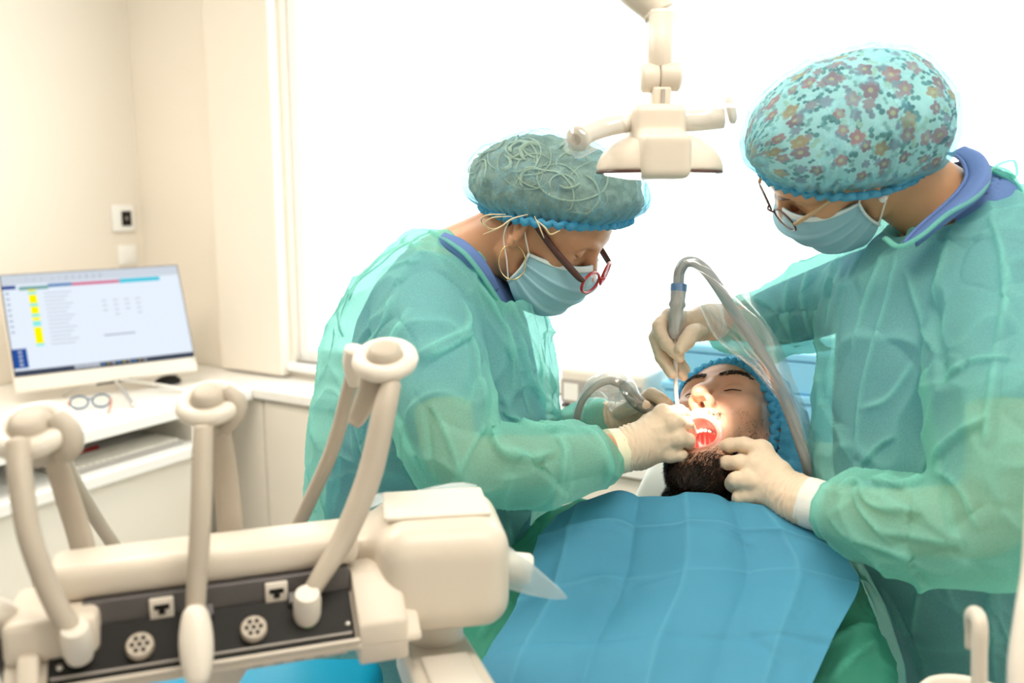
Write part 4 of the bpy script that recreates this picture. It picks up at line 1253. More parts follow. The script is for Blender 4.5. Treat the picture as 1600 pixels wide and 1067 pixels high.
    return s

def head_mesh(kind, fr, skinm, parent, neck, nr=0.054):
    s = head_solid(kind, neck=neck, nr=nr)
    V, F = s.mesh(2)
    fm = None; mats = [skinm]
    if kind == 'open':
        c = V[F].mean(1)
        q = (c - np.array([0, 0.080, -0.076])) / np.array([0.0320, 0.054, 0.0262])
        fm = ((q ** 2).sum(1) < 1.0).astype(int)
        lipd = np.hypot(c[:, 0] / 0.035, (c[:, 2] + 0.076) / 0.0285)
        fm[(lipd > 0.83) & (lipd < 1.17) & (c[:, 1] > 0.069) & (fm == 0)] = 2
        mats = [skinm, M['mouth'], M['lip']]
    return V, F, mats, fm

# ------------------------------------------------------------------ garments
def cap_frame(fr, o, beta, k=1.0):
    """frame lying on the cap's elastic: f along the band to the front, u up from it"""
    b = math.radians(beta)
    return Frame(fr.w(o), fr.f * math.cos(b) + fr.u * math.sin(b), fr.u * math.cos(b) - fr.f * math.sin(b), fr.k * k)

def cap_mesh(rad, cen, seed, rough=0.006, h=0.0035, lobes=(), grow=1.0):
    """bouffant cap in its band frame (band plane z = 0)"""
    s = Solid((-0.17, -0.25, -0.02), (0.17, 0.23, 0.24), h)
    s.ell(cen, np.array(rad) * grow, k=0.01)
    for c, r in lobes:
        s.ell(c, np.array(r) * grow, k=0.05)
    s.cut((0, 0, 0), (0, 0, -1.0))
    V, F = s.mesh(2)
    hgt = V[:, 2].copy()
    N = normals(V, F)
    ang = np.arctan2(V[:, 0], V[:, 1])
    edge = np.exp(-(hgt / 0.026) ** 2)
    n1 = fbm(V, 16, 3, seed)
    rid = 1 - np.abs(fbm(V, 20, 3, seed + 9, np.diag([1.0, 1.0, 0.4])))
    pl = np.sin(ang * 44 + 3 * n1) * edge
    D = rough * n1 + 0.0035 * (rid ** 3 - 0.4) + 0.0022 * pl
    V2 = V + N * D[:, None]
    pin = np.exp(-(hgt / 0.014) ** 2) * 0.15                  # gathered in towards the elastic
    V2[:, :2] = np.array(cen)[:2] + (V2[:, :2] - np.array(cen)[:2]) * (1 - pin[:, None])
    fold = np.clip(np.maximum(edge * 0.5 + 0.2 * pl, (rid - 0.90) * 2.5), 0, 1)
    F = np.asarray(F)
    F = F[(hgt > h * 0.8)[F].all(1)]                          # open underneath
    return V2, F, fold

def band_ring(cen, rx, ry, rad=0.0045, waves=44, amp=0.0035):
    pts = []
    for t in np.linspace(0, 2 * math.pi, 177)[:-1]:
        w = amp * math.sin(waves * t + 2 * math.sin(3 * t))
        pts.append(((rx + w) * math.sin(t), cen[1] + (ry + w) * math.cos(t), 0.002 + 0.6 * amp * math.cos(waves * t)))
    pts.append(pts[0])
    return tube(pts, rad, 8, 1.4, smooth=0)

def mask_mesh(zoff=0.0):
    n, m = 41, 61
    prof = catmull([(0.106, 0.010), (0.121, -0.010), (0.131, -0.028), (0.126, -0.052), (0.120, -0.078), (0.106, -0.108), (0.082, -0.122)], 6)
    tt = np.linspace(0, len(prof) - 1, m)
    cy = np.interp(tt, np.arange(len(prof)), prof[:, 0]); cz = np.interp(tt, np.arange(len(prof)), prof[:, 1])
    G = np.zeros((n, m, 3))
    for i in range(n):
        s = -1 + 2 * i / (n - 1)
        c = math.cos(s * math.pi / 2); w = max(c, 0) ** 0.75
        for j in range(m):
            t = j / (m - 1)
            side_y, side_z = 0.026 + 0.004 * math.sin(math.pi * t), -0.020 - 0.062 * t
            pleat = 0.0
            for q in (0.30, 0.52, 0.74):
                e = (t - q) / 0.10
                if -0.2 < e < 1: pleat = max(pleat, 0.0042 * (1 - e) * min(1, (e + 0.2) / 0.2))
            pleat *= (0.35 + 0.65 * abs(c)) 
            bow = 0.006 * abs(math.sin(s * math.pi)) * math.sin(math.pi * t)
            G[i, j] = ((0.074 + pleat + bow * 0.6) * math.sin(s * math.pi / 2), w * (cy[j] + pleat) + (1 - w) * side_y, w * cz[j] + (1 - w) * side_z)
    G[:, :, 2] += zoff
    return G

def put(fr, VF):
    V, F = VF
    return fr.w(V), F

def add_mask(fr, person, ear=(0.077, -0.016, 0.0), loops='strap', zoff=0.0):
    G = mask_mesh(zoff)
    mk = obj('face_mask', put(fr, sheet(G, 0.0012)), M['mask'], person)
    band = G[:, :5].copy(); band[:, :, 1] += 0.0012; band[:, :, 0] *= 1.012
    obj('nose_strip', put(fr, sheet(band, 0.0008)), M['maskw'], mk)
    for e, side in ((1, G[-1]), (-1, G[0])):
        obj('side_binding', put(fr, tube(np.vstack([side[0], side[::12][1:-1], side[-1]]), 0.0022, 8, smooth=2)), M['maskw'], mk)
        top, bot = side[1], side[-2]
        er = np.array(ear) * np.array([e, 1, 1])
        obj('ear_loop', put(fr, tube([top, (top + er) / 2 + np.array([e * 0.006, 0, 0.012]), er + np.array([e * 0.004, -0.002, 0.026]), er + np.array([e * 0.006, -0.012, 0.004]), er + np.array([e * 0.005, -0.004, -0.026]), (bot + er) / 2 + np.array([e * 0.005, 0, -0.012]), bot], 0.0013, 7)), M[loops], mk)
    return mk

def add_glasses(fr, person, name, rimm, templem, cz=0.0, cy=0.120, rx=0.027, rz=0.019, tilt=0.25, rad=0.0022, half_rim=False, ear=(0.079, -0.006, 0.026)):
    g = obj(name, put(fr, tube([(-0.009, cy + 0.002, cz + 0.004), (0, cy + 0.005, cz + 0.007), (0.009, cy + 0.002, cz + 0.004)], rad, 8)), rimm, person)
    e2 = nrm((0, -tilt, 1))
    for e in (-1, 1):
        c = np.array((e * 0.034, cy - 0.003, cz)); e1 = nrm((1, -e * 0.16, 0))
        obj('rim', put(fr, ring(c, e1, e2, rx, rz, rad, 40, 8)), rimm, g)
        a = np.linspace(0, 2 * math.pi, 32, endpoint=False)
        rows = np.array([[c + q * (rx * math.cos(t) * e1 + rz * math.sin(t) * e2) + np.array([0, 0.003 * (1 - q * q), 0]) for t in np.append(a, 0)] for q in (0.02, 0.4, 0.7, 0.97)])
        obj('lens', put(fr, sheet(rows)), M['lensclear'], g)
        h0 = c + rx * e1 * e + e2 * rz * 0.35
        er = np.array(ear) * np.array([e, 1, 1])
        obj('temple', put(fr, tube([h0, h0 + np.array([e * 0.006, -0.012, 0.002]), (h0 + er) / 2 + np.array([e * 0.007, 0, 0.0]), er, er + np.array([0, -0.018, -0.016]), er + np.array([-e * 0.002, -0.024, -0.036])], [rad * 1.2, rad * 1.5, rad * 1.5, rad * 1.3, rad * 1.1, rad], 8, 1.6)), templem, g)
    return g

# ------------------------------------------------------------------ gloved hands
def hand(person, name, palm, fingers, wrist, h=0.0014, wrinkle=True, name2='glove'):
    """palm rows (point, radius) ; fingers rows of (point, radius) ; one continuous skin"""
    allp = np.array([p for p, r in palm] + [p for f in fingers for p, r in f] + [p for p, r in wrist])
    s = Solid(allp.min(0) - 0.035, allp.max(0) + 0.035, h)
    for i in range(len(palm)):
        for j in range(i + 1, len(palm)):
            s.cone(palm[i][0], palm[j][0], palm[i][1] * 0.95, palm[j][1] * 0.95, 0.006)
    s.chain([p for p, r in wrist], [r for p, r in wrist], 0.016)
    for f in fingers:
        pts = [np.asarray(p, float) for p, r in f]; rr = [r for p, r in f]
        q = catmull(np.column_stack([pts, rr]), 3)
        # knuckles a little thicker than the bones between
        s2 = Solid(s.lo, s.lo + s.h, s.h); s2.n = s.n; s2.ax = s.ax; s2.g = np.full(s.n, 1.0, np.float32)
        for i in range(len(q) - 1):
            s2.cone(q[i, :3], q[i + 1, :3], q[i, 3], q[i + 1, 3], 0.003)
        for i in range(1, len(pts) - 1):
            s2.ell(pts[i], (rr[i] * 1.08,) * 3, k=0.004)
        k = 0.0028
        hh = np.maximum(k - np.abs(s.g - s2.g), 0) / k
        s.g = np.minimum(s.g, s2.g) - hh * hh * k / 4
    for f in fingers[:4]:
        s.ell(f[0][0], (f[0][1] * 1.30,) * 3, k=0.006)
    V, F = s.mesh(2)
    N = normals(V, F)
    # latex creases round the wrist
    w0, w1 = np.asarray(wrist[0][0], float), np.asarray(wrist[-1][0], float)
    ax = nrm(w1 - w0); L = np.linalg.norm(w1 - w0)
    t = (V - w0) @ ax
    m = np.exp(-((t - 0.4 * L) / (0.55 * L)) ** 2)
    nz = fbm(V, 30, 2, 3.0)
    D = 0.0011 * m * np.sin(t * 700 + 5 * nz) + 0.0009 * fbm(V, 70, 2, 8.0)
    V = V + N * D[:, None]
    return obj(name, (V, F), M['glove'], person)

# ------------------------------------------------------------------ shared body builder
def pr(rows):
    """rows (px, py, depth, radius in px) -> points, radii in metres"""
    return [P(x, y, d) for x, y, d, r in rows], [r * d / FPX for x, y, d, r in rows]

def secs(rows):
    """rows (px left, px right, py, depth, half depth m) -> loft sections"""
    out = []
    for a, b, y, d, hd in rows:
        c = P((a + b) / 2, y, d)
        out.append((c[0], c[1], c[2], (b - a) / 2 * d / FPX, hd))
    return out

def shrink(sec, k, m=0.0):
    return [(x, y, z, max(rx - k, 0.02), max(ry - k, 0.02)) for x, y, z, rx, ry in sec]

def bbox_solid(sec, chains, h, pad=0.05):
    pts = [np.array((x - rx, y - ry, z)) for x, y, z, rx, ry in sec] + [np.array((x + rx, y + ry, z)) for x, y, z, rx, ry in sec]
    for p, r in chains:
        for a, b in zip(p, r):
            pts += [np.asarray(a) - b, np.asarray(a) + b]
    pts = np.array(pts)
    return Solid(pts.min(0) - pad, pts.max(0) + pad, h)

def crinkle(V, F, seed, big=0.006, small=0.003, scale=7.0):
    """crumpled non-woven sheet: broad waves, flat facets between crisp creases"""
    N = normals(V, F)
    a = fbm(V, scale, 2, seed)
    wob = np.column_stack([fbm(V, scale * 1.3, 1, seed + 3 * i) for i in range(3)]) * 0.45
    Q = (V * scale * np.array([1.9, 1.9, 1.1]) + wob + seed)
    f = np.array([mnoise.voronoi(q)[0][:2] for q in Q.tolist()])
    c = f[:, 1] - f[:, 0]
    sign = np.sign(fbm(V, scale * 0.8, 1, seed + 40))
    r1 = 1 - np.abs(fbm(V, scale * 1.6, 2, seed + 5))
    D = big * a + small * (1.5 * (f[:, 0] - 0.4) + 0.9 * np.exp(-c / 0.10) * sign + 1.1 * r1 ** 6)
    fold = np.clip(0.34 * np.exp(-c / 0.05) * (sign > 0) + (r1 ** 16) * 0.25, 0, 1)
    return V + N * D[:, None], fold

def legs(person, hipc, z_top, spread, face, m_tr):
    """trousers and shoes down to the floor, below the gown"""
    side = nrm(np.cross(face, dZ))
    for e in (-1, 1):
        p = np.array([hipc[0], hipc[1], 0]) + side * spread * e
        obj('trouser_leg', tube([p + dZ * z_top, p + dZ * 0.5, p + dZ * 0.06], [0.085, 0.068, 0.06], 16), m_tr, person)
        s = Solid(p - np.array([0.2, 0.2, 0.02]), p + np.array([0.2, 0.2, 0.12]), 0.006)
        s.ell(p + face * 0.06 + dZ * 0.035, (0.125, 0.048, 0.045), np.stack([face, side, dZ], 1)).cut(p + dZ * 0.001, -dZ)
        obj('shoe', s.mesh(2), M['shoe'], person)

# ------------------------------------------------------------------ woman on the left (red glasses)
pa = thing('person', P(660, 900, 1.5) * np.array([1, 1, 0]), 'person in mint gown, blue cap and red glasses leaning over from the left', 'person')
ka = 0.97
FA = Frame((0.0497, 1.4311, 1.4492), (0.719, -0.253, -0.648), (0.544, -0.376, 0.75), ka)
neckA = ((0, -0.028, -0.045), tuple(FA.l(P(690, 420, 1.47))))
hv, hf, hm, hfm = head_mesh('shut', FA, M['skin_a'], pa, neckA, 0.056)
hv = FA.w(hv)

secA = secs([(650, 735, 378, 1.46, 0.07), (600, 785, 400, 1.46, 0.12), (560, 822, 440, 1.47, 0.155), (530, 852, 500, 1.48, 0.17), (512, 868, 580, 1.48, 0.175), (498, 874, 660, 1.48, 0.18), (486, 864, 740, 1.52, 0.165), (480, 856, 820, 1.55, 0.155), (472, 852, 950, 1.58, 0.150), (468, 850, 1100, 1.58, 0.150)])
nearA = pr([(660, 440, 1.40, 70), (668, 500, 1.34, 82), (680, 590, 1.28, 84), (700, 680, 1.25, 78), (728, 728, 1.24, 68), (800, 728, 1.25, 64), (880, 722, 1.28, 64), (908, 717, 1.305, 58), (924, 712, 1.318, 46)])
farA = pr([(765, 480, 1.58, 58), (785, 580, 1.62, 58), (812, 690, 1.62, 48), (880, 685, 1.57, 38), (928, 660, 1.52, 33)])
inA = pr([(668, 445, 1.42, 48), (676, 520, 1.35, 50), (690, 610, 1.29, 46), (710, 715, 1.25, 42), (800, 722, 1.26, 42), (880, 716, 1.29, 36), (975, 704, 1.355, 28)])
infA = pr([(765, 482, 1.58, 44), (788, 580, 1.62, 42), (815, 690, 1.61, 38), (880, 682, 1.57, 32), (940, 656, 1.51, 26)])
# body: head, neck, trunk and arms
s = bbox_solid(secA, [inA, infA], 0.007)
s.loft(shrink(secA[1:9], 0.055), 0.03)
s.chain(*inA, k=0.03); s.chain(*infA, k=0.03)
s.chain([P(690, 430, 1.47), P(672, 455, 1.44)], [0.06, 0.06], 0.05)
bv, bf = s.mesh(2)
nh = len(hf)
obj('body', join((hv, hf), (bv, bf)), [M['skin_a']], pa)
# scrubs
s = bbox_solid(secA, [inA, infA], 0.006)
s.loft(shrink(secA[1:], 0.030), 0.03)
for ch_ in (inA, infA):
    p, r = ch_
    s.chain(p[:3], [x + 0.008 for x in r[:3]], 0.03)
s.cut(P(700, 352, 1.46), nrm((0.55, 0, 0.85)))
obj('scrub_top', s.mesh(2), M['scrub'], pa)
colr = [P(*q) for q in [(690, 372, 1.36), (715, 385, 1.345), (738, 405, 1.335), (757, 430, 1.345), (772, 455, 1.37)]]
obj('scrub_collar', tube(colr, [0.011, 0.014, 0.014, 0.013, 0.010], 12, 0.5, hint=(0.2, -0.9, 0.3)), M['scrub'], pa)
# gown
s = bbox_solid(secA, [nearA, farA], 0.0038)
s.loft(secA, 0.03, 2.2)
s.chain(*nearA, k=0.045); s.chain(*farA, k=0.04)
# open neckline
nk = FA.w(neckA[0]); nb = P(706, 400, 1.45)
s.cone(nk, nb + (nb - nk) * 0.15, 0.062, 0.055, 0.012, 'sub')
s.cone(FA.w((0, 0.02, -0.08)), P(772, 452, 1.40), 0.050, 0.046, 0.012, 'sub')
gv, gf = s.mesh(3)
gv, fo = crinkle(gv, gf, 4.0, 0.010, 0.0062, 5.0)
FL = [([(723, 466), (728, 512), (690, 535), (647, 557)], 0.007, 0.007), ([(733, 522), (748, 578), (758, 638)], 0.007, 0.008),
      ([(745, 440), (775, 490), (795, 530), (804, 620)], 0.008, 0.009), ([(763, 655), (780, 700), (824, 716), (868, 706)], 0.011, 0.010),
      ([(865, 679), (882, 706), (872, 785)], 0.008, 0.008), ([(612, 633), (640, 705), (675, 775)], -0.006, 0.010),
      ([(672, 628), (702, 689), (723, 760)], 0.006, 0.007), ([(700, 770), (735, 700), (758, 662)], 0.006, 0.007),
      ([(748, 431), (775, 470), (789, 507)], -0.008, 0.010), ([(809, 507), (834, 600), (878, 660)], 0.009, 0.008), ([(785, 470), (812, 560), (830, 650)], -0.008, 0.010),
      ([(790, 455), (830, 540), (862, 620)], 0.006, 0.007), ([(561, 441), (540, 487), (531, 527)], 0.007, 0.007), ([(612, 460), (597, 512), (572, 540)], 0.005, 0.007),
      ([(660, 560), (700, 545), (735, 520)], 0.006, 0.006), ([(780, 640), (830, 668), (900, 672)], 0.008, 0.008), ([(800, 690), (850, 735), (900, 780)], -0.005, 0.008),
      ([(900, 665), (935, 690), (950, 740), (930, 785)], 0.007, 0.008), ([(540, 600), (560, 680), (590, 760)], 0.005, 0.008), ([(515, 640), (530, 720), (520, 800)], -0.005, 0.009),
      ([(665, 640), (672, 720), (690, 790)], -0.006, 0.008), ([(590, 430), (620, 415), (660, 405)], 0.004, 0.006), ([(640, 480), (600, 560), (575, 640)], 0.006, 0.009),
      ([(730, 640), (742, 610), (760, 560)], -0.006, 0.008), ([(700, 800), (800, 802), (900, 796)], -0.006, 0.012), ([(795, 810), (800, 860), (812, 900)], 0.006, 0.007), ([(830, 815), (836, 870), (830, 930)], 0.006, 0.007)]
gv, fo = folds(gv, gf, FL, fo)
obj('gown', (gv, gf), M['gown'], pa, attrs={'fold': fo})
obj('neck_binding', tube([P(*q) for q in [(672, 362, 1.38), (702, 378, 1.345), (728, 398, 1.325), (752, 428, 1.33), (774, 462, 1.35), (792, 490, 1.38)]], 0.005, 8, 0.6), M['gown'], pa)
for rows in ([(675, 362, 1.38), (650, 372, 1.385), (638, 388, 1.38), (655, 380, 1.375)], [(655, 372, 1.385), (620, 390, 1.39), (595, 412, 1.40), (560, 440, 1.41), (545, 470, 1.41)],
             [(545, 452, 1.41), (528, 480, 1.41), (530, 512, 1.405), (536, 525, 1.40)], [(490, 820, 1.40), (472, 806, 1.42), (474, 790, 1.42), (492, 800, 1.40)]):
    obj('gown_tie', tube([P(*q) for q in rows], 0.0035, 7, 0.4), M['gown'], pa)
# hair under and below the cap
CA = cap_frame(FA, (0, 0.004, 0.028), 34, 1.03 / ka)
LOBA = [((0, -0.055, 0.045), (0.088, 0.082, 0.062)), ((0, 0.070, 0.030), (0.080, 0.060, 0.045))]
capA = cap_mesh((0.100, 0.128, 0.090), (0, 0, 0.026), 3.3, 0.006, lobes=LOBA)
hv2, hf2, _ = cap_mesh((0.100, 0.128, 0.090), (0, 0, 0.026), 3.3, 0.003, lobes=LOBA, grow=0.90)
N = normals(hv2, hf2)
hv2 = hv2 + N * (0.004 * fbm(hv2, 45, 3, 2.0))[:, None]
s = Solid((-0.12, -0.15, -0.1), (0.12, 0.13, 0.17), 0.003)
s.ell((0, -0.014, 0.045), (0.081, 0.103, 0.086), k=0.01)
s.ell((0, -0.062, 0.002), (0.066, 0.046, 0.040), k=0.03)
s.ell((0, 0.135, 0.00), (0.09, 0.086, 0.090), k=0.012, op='sub')
for e in (-1, 1):
    s.ell((e * 0.085, 0.012, -0.03), (0.035, 0.045, 0.048), k=0.01, op='sub')
V, F = s.mesh(2); N = normals(V, F)
V = V + N * (0.004 * fbm(V, 60, 3, 2.0, np.diag([1, 1, 0.3])))[:, None]
hair = obj('hair', join((CA.w(hv2), hf2), put(FA, (V, F))), M['hairbase'], pa)
rs = random.Random(5)
hb_t = BVHTree.FromPolygons(hv2.tolist(), [tuple(int(i) for i in f) for f in hf2])
# loose blond curls lying over the hair
for k in range(34):
    a, e = rs.uniform(0.25, 2.9), rs.uniform(0.15, 1.1)
    c0 = np.array((math.cos(e) * math.sin(a), math.cos(e) * math.cos(a), math.sin(e)))
    e1 = nrm(np.cross(c0, (0.3, 0.2, 1))); e2 = np.cross(c0, e1)
    rho = rs.uniform(0.10, 0.42); t0 = rs.uniform(0, 6.28); span = rs.uniform(1.6, 4.6) * rs.choice((-1, 1)); grow = rs.uniform(0.5, 1.5)
    pts = []
    for i in range(9):
        f = i / 8
        t = t0 + span * f
        rr_ = rho * (1 + (grow - 1) * f)
        q = nrm(c0 + rr_ * (math.cos(t) * e1 + 0.8 * math.sin(t) * e2))
        q[2] = max(q[2], 0.03)
        hit = hb_t.ray_cast(Vector((0, 0, 0.02)) + Vector(q.tolist()) * 0.4, -Vector(q.tolist()))
        if hit[0] is not None:
            pts.append(np.array(hit[0]) + q * 0.0022)
    if len(pts) == 9:
        w = rs.choice((0.0008, 0.0011, 0.0016, 0.0026, 0.0036))
        obj('hair_lock', put(CA, tube(pts, [0.0005] + [w] * 7 + [0.0004], 6, 0.5, smooth=4)), M['blond'], hair)
for rows in ([(825, 335, 1.30), (800, 342, 1.295), (780, 356, 1.30), (755, 366, 1.33)], [(800, 338, 1.30), (770, 340, 1.305), (758, 350, 1.32), (770, 358, 1.32), (790, 350, 1.31)],
             [(790, 335, 1.30), (762, 336, 1.31), (752, 345, 1.33), (765, 360, 1.33)], [(840, 345, 1.30), (852, 356, 1.29), (860, 366, 1.295), (875, 360, 1.30)], [(835, 338, 1.295), (842, 352, 1.29), (850, 372, 1.29)]):
    obj('hair_lock', tube([P(*q) for q in rows], [0.0006, 0.0012, 0.0012, 0.0005] if len(rows) == 4 else ([0.0006] + [0.0011] * (len(rows) - 2) + [0.0006]), 6, smooth=5), M['blond'], hair)
# cap
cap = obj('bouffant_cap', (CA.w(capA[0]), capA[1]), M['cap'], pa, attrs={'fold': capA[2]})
bd_ = band_ring((0, 0, 0), 0.090, 0.116)
obj('elastic_band', put(CA, bd_), M['cap'], cap, attrs={'fold': np.ones(len(bd_[0]))})
add_mask(FA, pa)
add_glasses(FA, pa, 'glasses', M['red'], M['brownred'], cz=-0.004, cy=0.128, rx=0.027, rz=0.0175, tilt=0.35, rad=0.0024)
# hoop earring
er = FA.w((0.0795, -0.006, -0.030))
obj('hoop_earring', ring(er - dZ * 0.026 + np.array([0.004, -0.004, 0]), (0.97, -0.22, 0.0), (0, 0.1, 1), 0.021, 0.027, 0.0010, 48, 8), M['gold'], pa)
# eyebrow
for e in (-1, 1):
    obj('eyebrow', put(FA, tube([(e * 0.016, 0.0955, 0.042), (e * 0.034, 0.0905, 0.048), (e * 0.052, 0.0745, 0.044)], [0.002, 0.0028, 0.001], 8, 0.5)), M['hairbase'], pa)

# right hand (near), closed over the handpiece
D_ = 0
hand(pa, 'glove',
     palm=[(P(990, 690, 1.355), 0.026), (P(1036, 648, 1.365), 0.0135), (P(1052, 662, 1.35), 0.0135), (P(1058, 684, 1.347), 0.0125), (P(1046, 707, 1.355), 0.0125), (P(1000, 708, 1.36), 0.024)],
     fingers=[[(P(1036, 648, 1.365), 0.0115), (P(1062, 644, 1.392), 0.0105), (P(1075, 654, 1.42), 0.0092), (P(1080, 668, 1.43), 0.0082)],
              [(P(1052, 660, 1.345), 0.0112), (P(1071, 662, 1.362), 0.0102), (P(1078, 676, 1.395), 0.0094), (P(1070, 692, 1.415), 0.0084)],
              [(P(1060, 684, 1.342), 0.0110), (P(1075, 688, 1.350), 0.0100), (P(1075, 702, 1.378), 0.0092), (P(1062, 712, 1.40), 0.0082)],
              [(P(1048, 709, 1.352), 0.0100), (P(1064, 712, 1.350), 0.0092), (P(1067, 724, 1.364), 0.0086), (P(1057, 729, 1.378), 0.0078)],
              [(P(990, 682, 1.385), 0.014), (P(1012, 660, 1.405), 0.0125), (P(1034, 648, 1.42), 0.0105), (P(1052, 646, 1.432), 0.0090)]],
     wrist=[(P(955, 706, 1.345), 0.031), (P(972, 704, 1.35), 0.0305), (P(1000, 696, 1.356), 0.030)])
gc = obj('glove_cuff', tube([P(950, 707, 1.342), P(966, 705, 1.348), P(978, 703, 1.35)], [0.0355, 0.0345, 0.0325], 28), M['glovecuff'], pa)
# left hand (far side)
hand(pa, 'glove',
     palm=[(P(960, 655, 1.50), 0.021), (P(1000, 632, 1.475), 0.014), (P(1000, 645, 1.48), 0.014), (P(996, 660, 1.49), 0.013)],
     fingers=[[(P(1000, 630, 1.475), 0.011), (P(1018, 617, 1.455), 0.0105), (P(1033, 624, 1.435), 0.009), (P(1042, 633, 1.43), 0.008)],
              [(P(1002, 634, 1.475), 0.011), (P(1024, 622, 1.465), 0.010), (P(1040, 630, 1.45), 0.009), (P(1048, 640, 1.445), 0.008)],
              [(P(1002, 645, 1.48), 0.0105), (P(1026, 640, 1.475), 0.010), (P(1040, 648, 1.46), 0.009)],
              [(P(998, 658, 1.49), 0.010), (P(1020, 656, 1.485), 0.009), (P(1034, 660, 1.475), 0.008)],
              [(P(970, 645, 1.475), 0.0125), (P(990, 634, 1.45), 0.0115), (P(1008, 634, 1.43), 0.0095)]],
     wrist=[(P(930, 657, 1.52), 0.029), (P(945, 656, 1.512), 0.028), (P(968, 653, 1.50), 0.026)])
legs(pa, P(705, 900, 1.5), 0.70, 0.10, np.array([0.97, -0.2, 0.0]) / 0.99, M['trouser'])

# ------------------------------------------------------------------ woman on the right (flowered cap)
pb_ = thing('person', P(1540, 900, 1.34) * np.array([1, 1, 0]), 'person in mint gown and flowered cap under a blue net, standing at the right', 'person')
kb = 0.95
FB = Frame((0.4553, 1.265, 1.5479), (-0.681, 0.231, -0.695), (-0.702, -0.474, 0.531), kb)
neckB = ((0, -0.028, -0.045), tuple(FB.l(P(1500, 345, 1.27))))
hv, hf, hm, hfm = head_mesh('shut', FB, M['skin_b'], pb_, neckB, 0.058)
hv = FB.w(hv)
secB = secs([(1465, 1585, 290, 1.30, 0.06), (1410, 1640, 330, 1.30, 0.12), (1350, 1690, 375, 1.30, 0.15), (1305, 1730, 430, 1.31, 0.165), (1290, 1750, 520, 1.31, 0.17), (1284, 1755, 640, 1.31, 0.175), (1286, 1760, 740, 1.31, 0.18), (1310, 1765, 850, 1.31, 0.18), (1370, 1770, 960, 1.31, 0.18), (1405, 1780, 1067, 1.31, 0.18), (1420, 1790, 1250, 1.31, 0.19), (1430, 1800, 1500, 1.31, 0.2)])
nearB = pr([(1560, 400, 1.22, 85), (1568, 480, 1.16, 104), (1575, 600, 1.10, 116), (1575, 720, 1.07, 118), (1548, 810, 1.07, 104), (1470, 828, 1.09, 90), (1400, 820, 1.13, 78), (1350, 808, 1.175, 62), (1322, 800, 1.20, 45)])
farB = pr([(1350, 440, 1.42, 66), (1275, 476, 1.45, 70), (1210, 500, 1.46, 56), (1172, 507, 1.46, 48), (1148, 508, 1.458, 37)])
inB = pr([(1556, 420, 1.24, 55), (1566, 500, 1.18, 62), (1572, 600, 1.12, 60), (1560, 790, 1.09, 55), (1470, 815, 1.11, 55), (1370, 808, 1.16, 45), (1275, 786, 1.235, 33)])
infB = pr([(1350, 445, 1.42, 46), (1275, 475, 1.45, 44), (1200, 498, 1.46, 36), (1110, 503, 1.45, 26)])
s = bbox_solid(secB, [inB, infB], 0.007)
s.loft(shrink(secB[1:9], 0.055), 0.03)
s.chain(*inB, k=0.03); s.chain(*infB, k=0.03)
s.chain([P(1500, 350, 1.28), P(1530, 395, 1.26)], [0.06, 0.06], 0.05)
bv, bf = s.mesh(2)
obj('body', join((hv, hf), (bv, bf)), [M['skin_b']], pb_)
s = bbox_solid(secB, [inB, infB], 0.006)
s.loft(shrink(secB[1:], 0.022), 0.03)
for p, r in (inB, infB):
    s.chain(p[:3], [x + 0.008 for x in r[:3]], 0.03)
nk = FB.w(neckB[0]); nb = P(1500, 345, 1.27)
s.cone(FB.w(neckB[0]) * 0.35 + nb * 0.65, nb, 0.076, 0.085, 0.02)
s.cone(nk, nb + (nb - nk) * 0.1, 0.074, 0.074, 0.006, 'sub')
obj('scrub_top', s.mesh(2), M['scrub'], pb_)
# scrub collar lying round the neck
ci = catmull(np.array([P(*q) for q in [(1412, 380, 1.165), (1432, 358, 1.168), (1462, 332, 1.170), (1492, 304, 1.178), (1510, 276, 1.195), (1502, 250, 1.225), (1484, 240, 1.26)]]), 6)
co = catmull(np.array([P(*q) for q in [(1432, 386, 1.160), (1458, 366, 1.150), (1500, 334, 1.148), (1534, 308, 1.158), (1550, 278, 1.180), (1540, 246, 1.215), (1512, 232, 1.26)]]), 6)
rows = [ci * (1 - f) + co * f + np.array([0, -0.012, 0.006]) * math.sin(math.pi * f) for f in np.linspace(0, 1, 8)]
obj('scrub_collar', sheet(np.array(rows), 0.003), M['scrub'], pb_)
obj('collar_seam', tube(list(ci[::4]), 0.0028, 8), M['scrub'], pb_)
s = bbox_solid(secB, [nearB, farB], 0.0038)
s.loft(secB, 0.03, 2.2)
s.chain(*nearB, k=0.045); s.chain(*farB, k=0.035)
s.cone(nk, nb + (nb - nk) * 0.05, 0.070, 0.072, 0.012, 'sub')
gv, gf = s.mesh(3)
gv, fo = crinkle(gv, gf, 21.0, 0.010, 0.0062, 5.0)
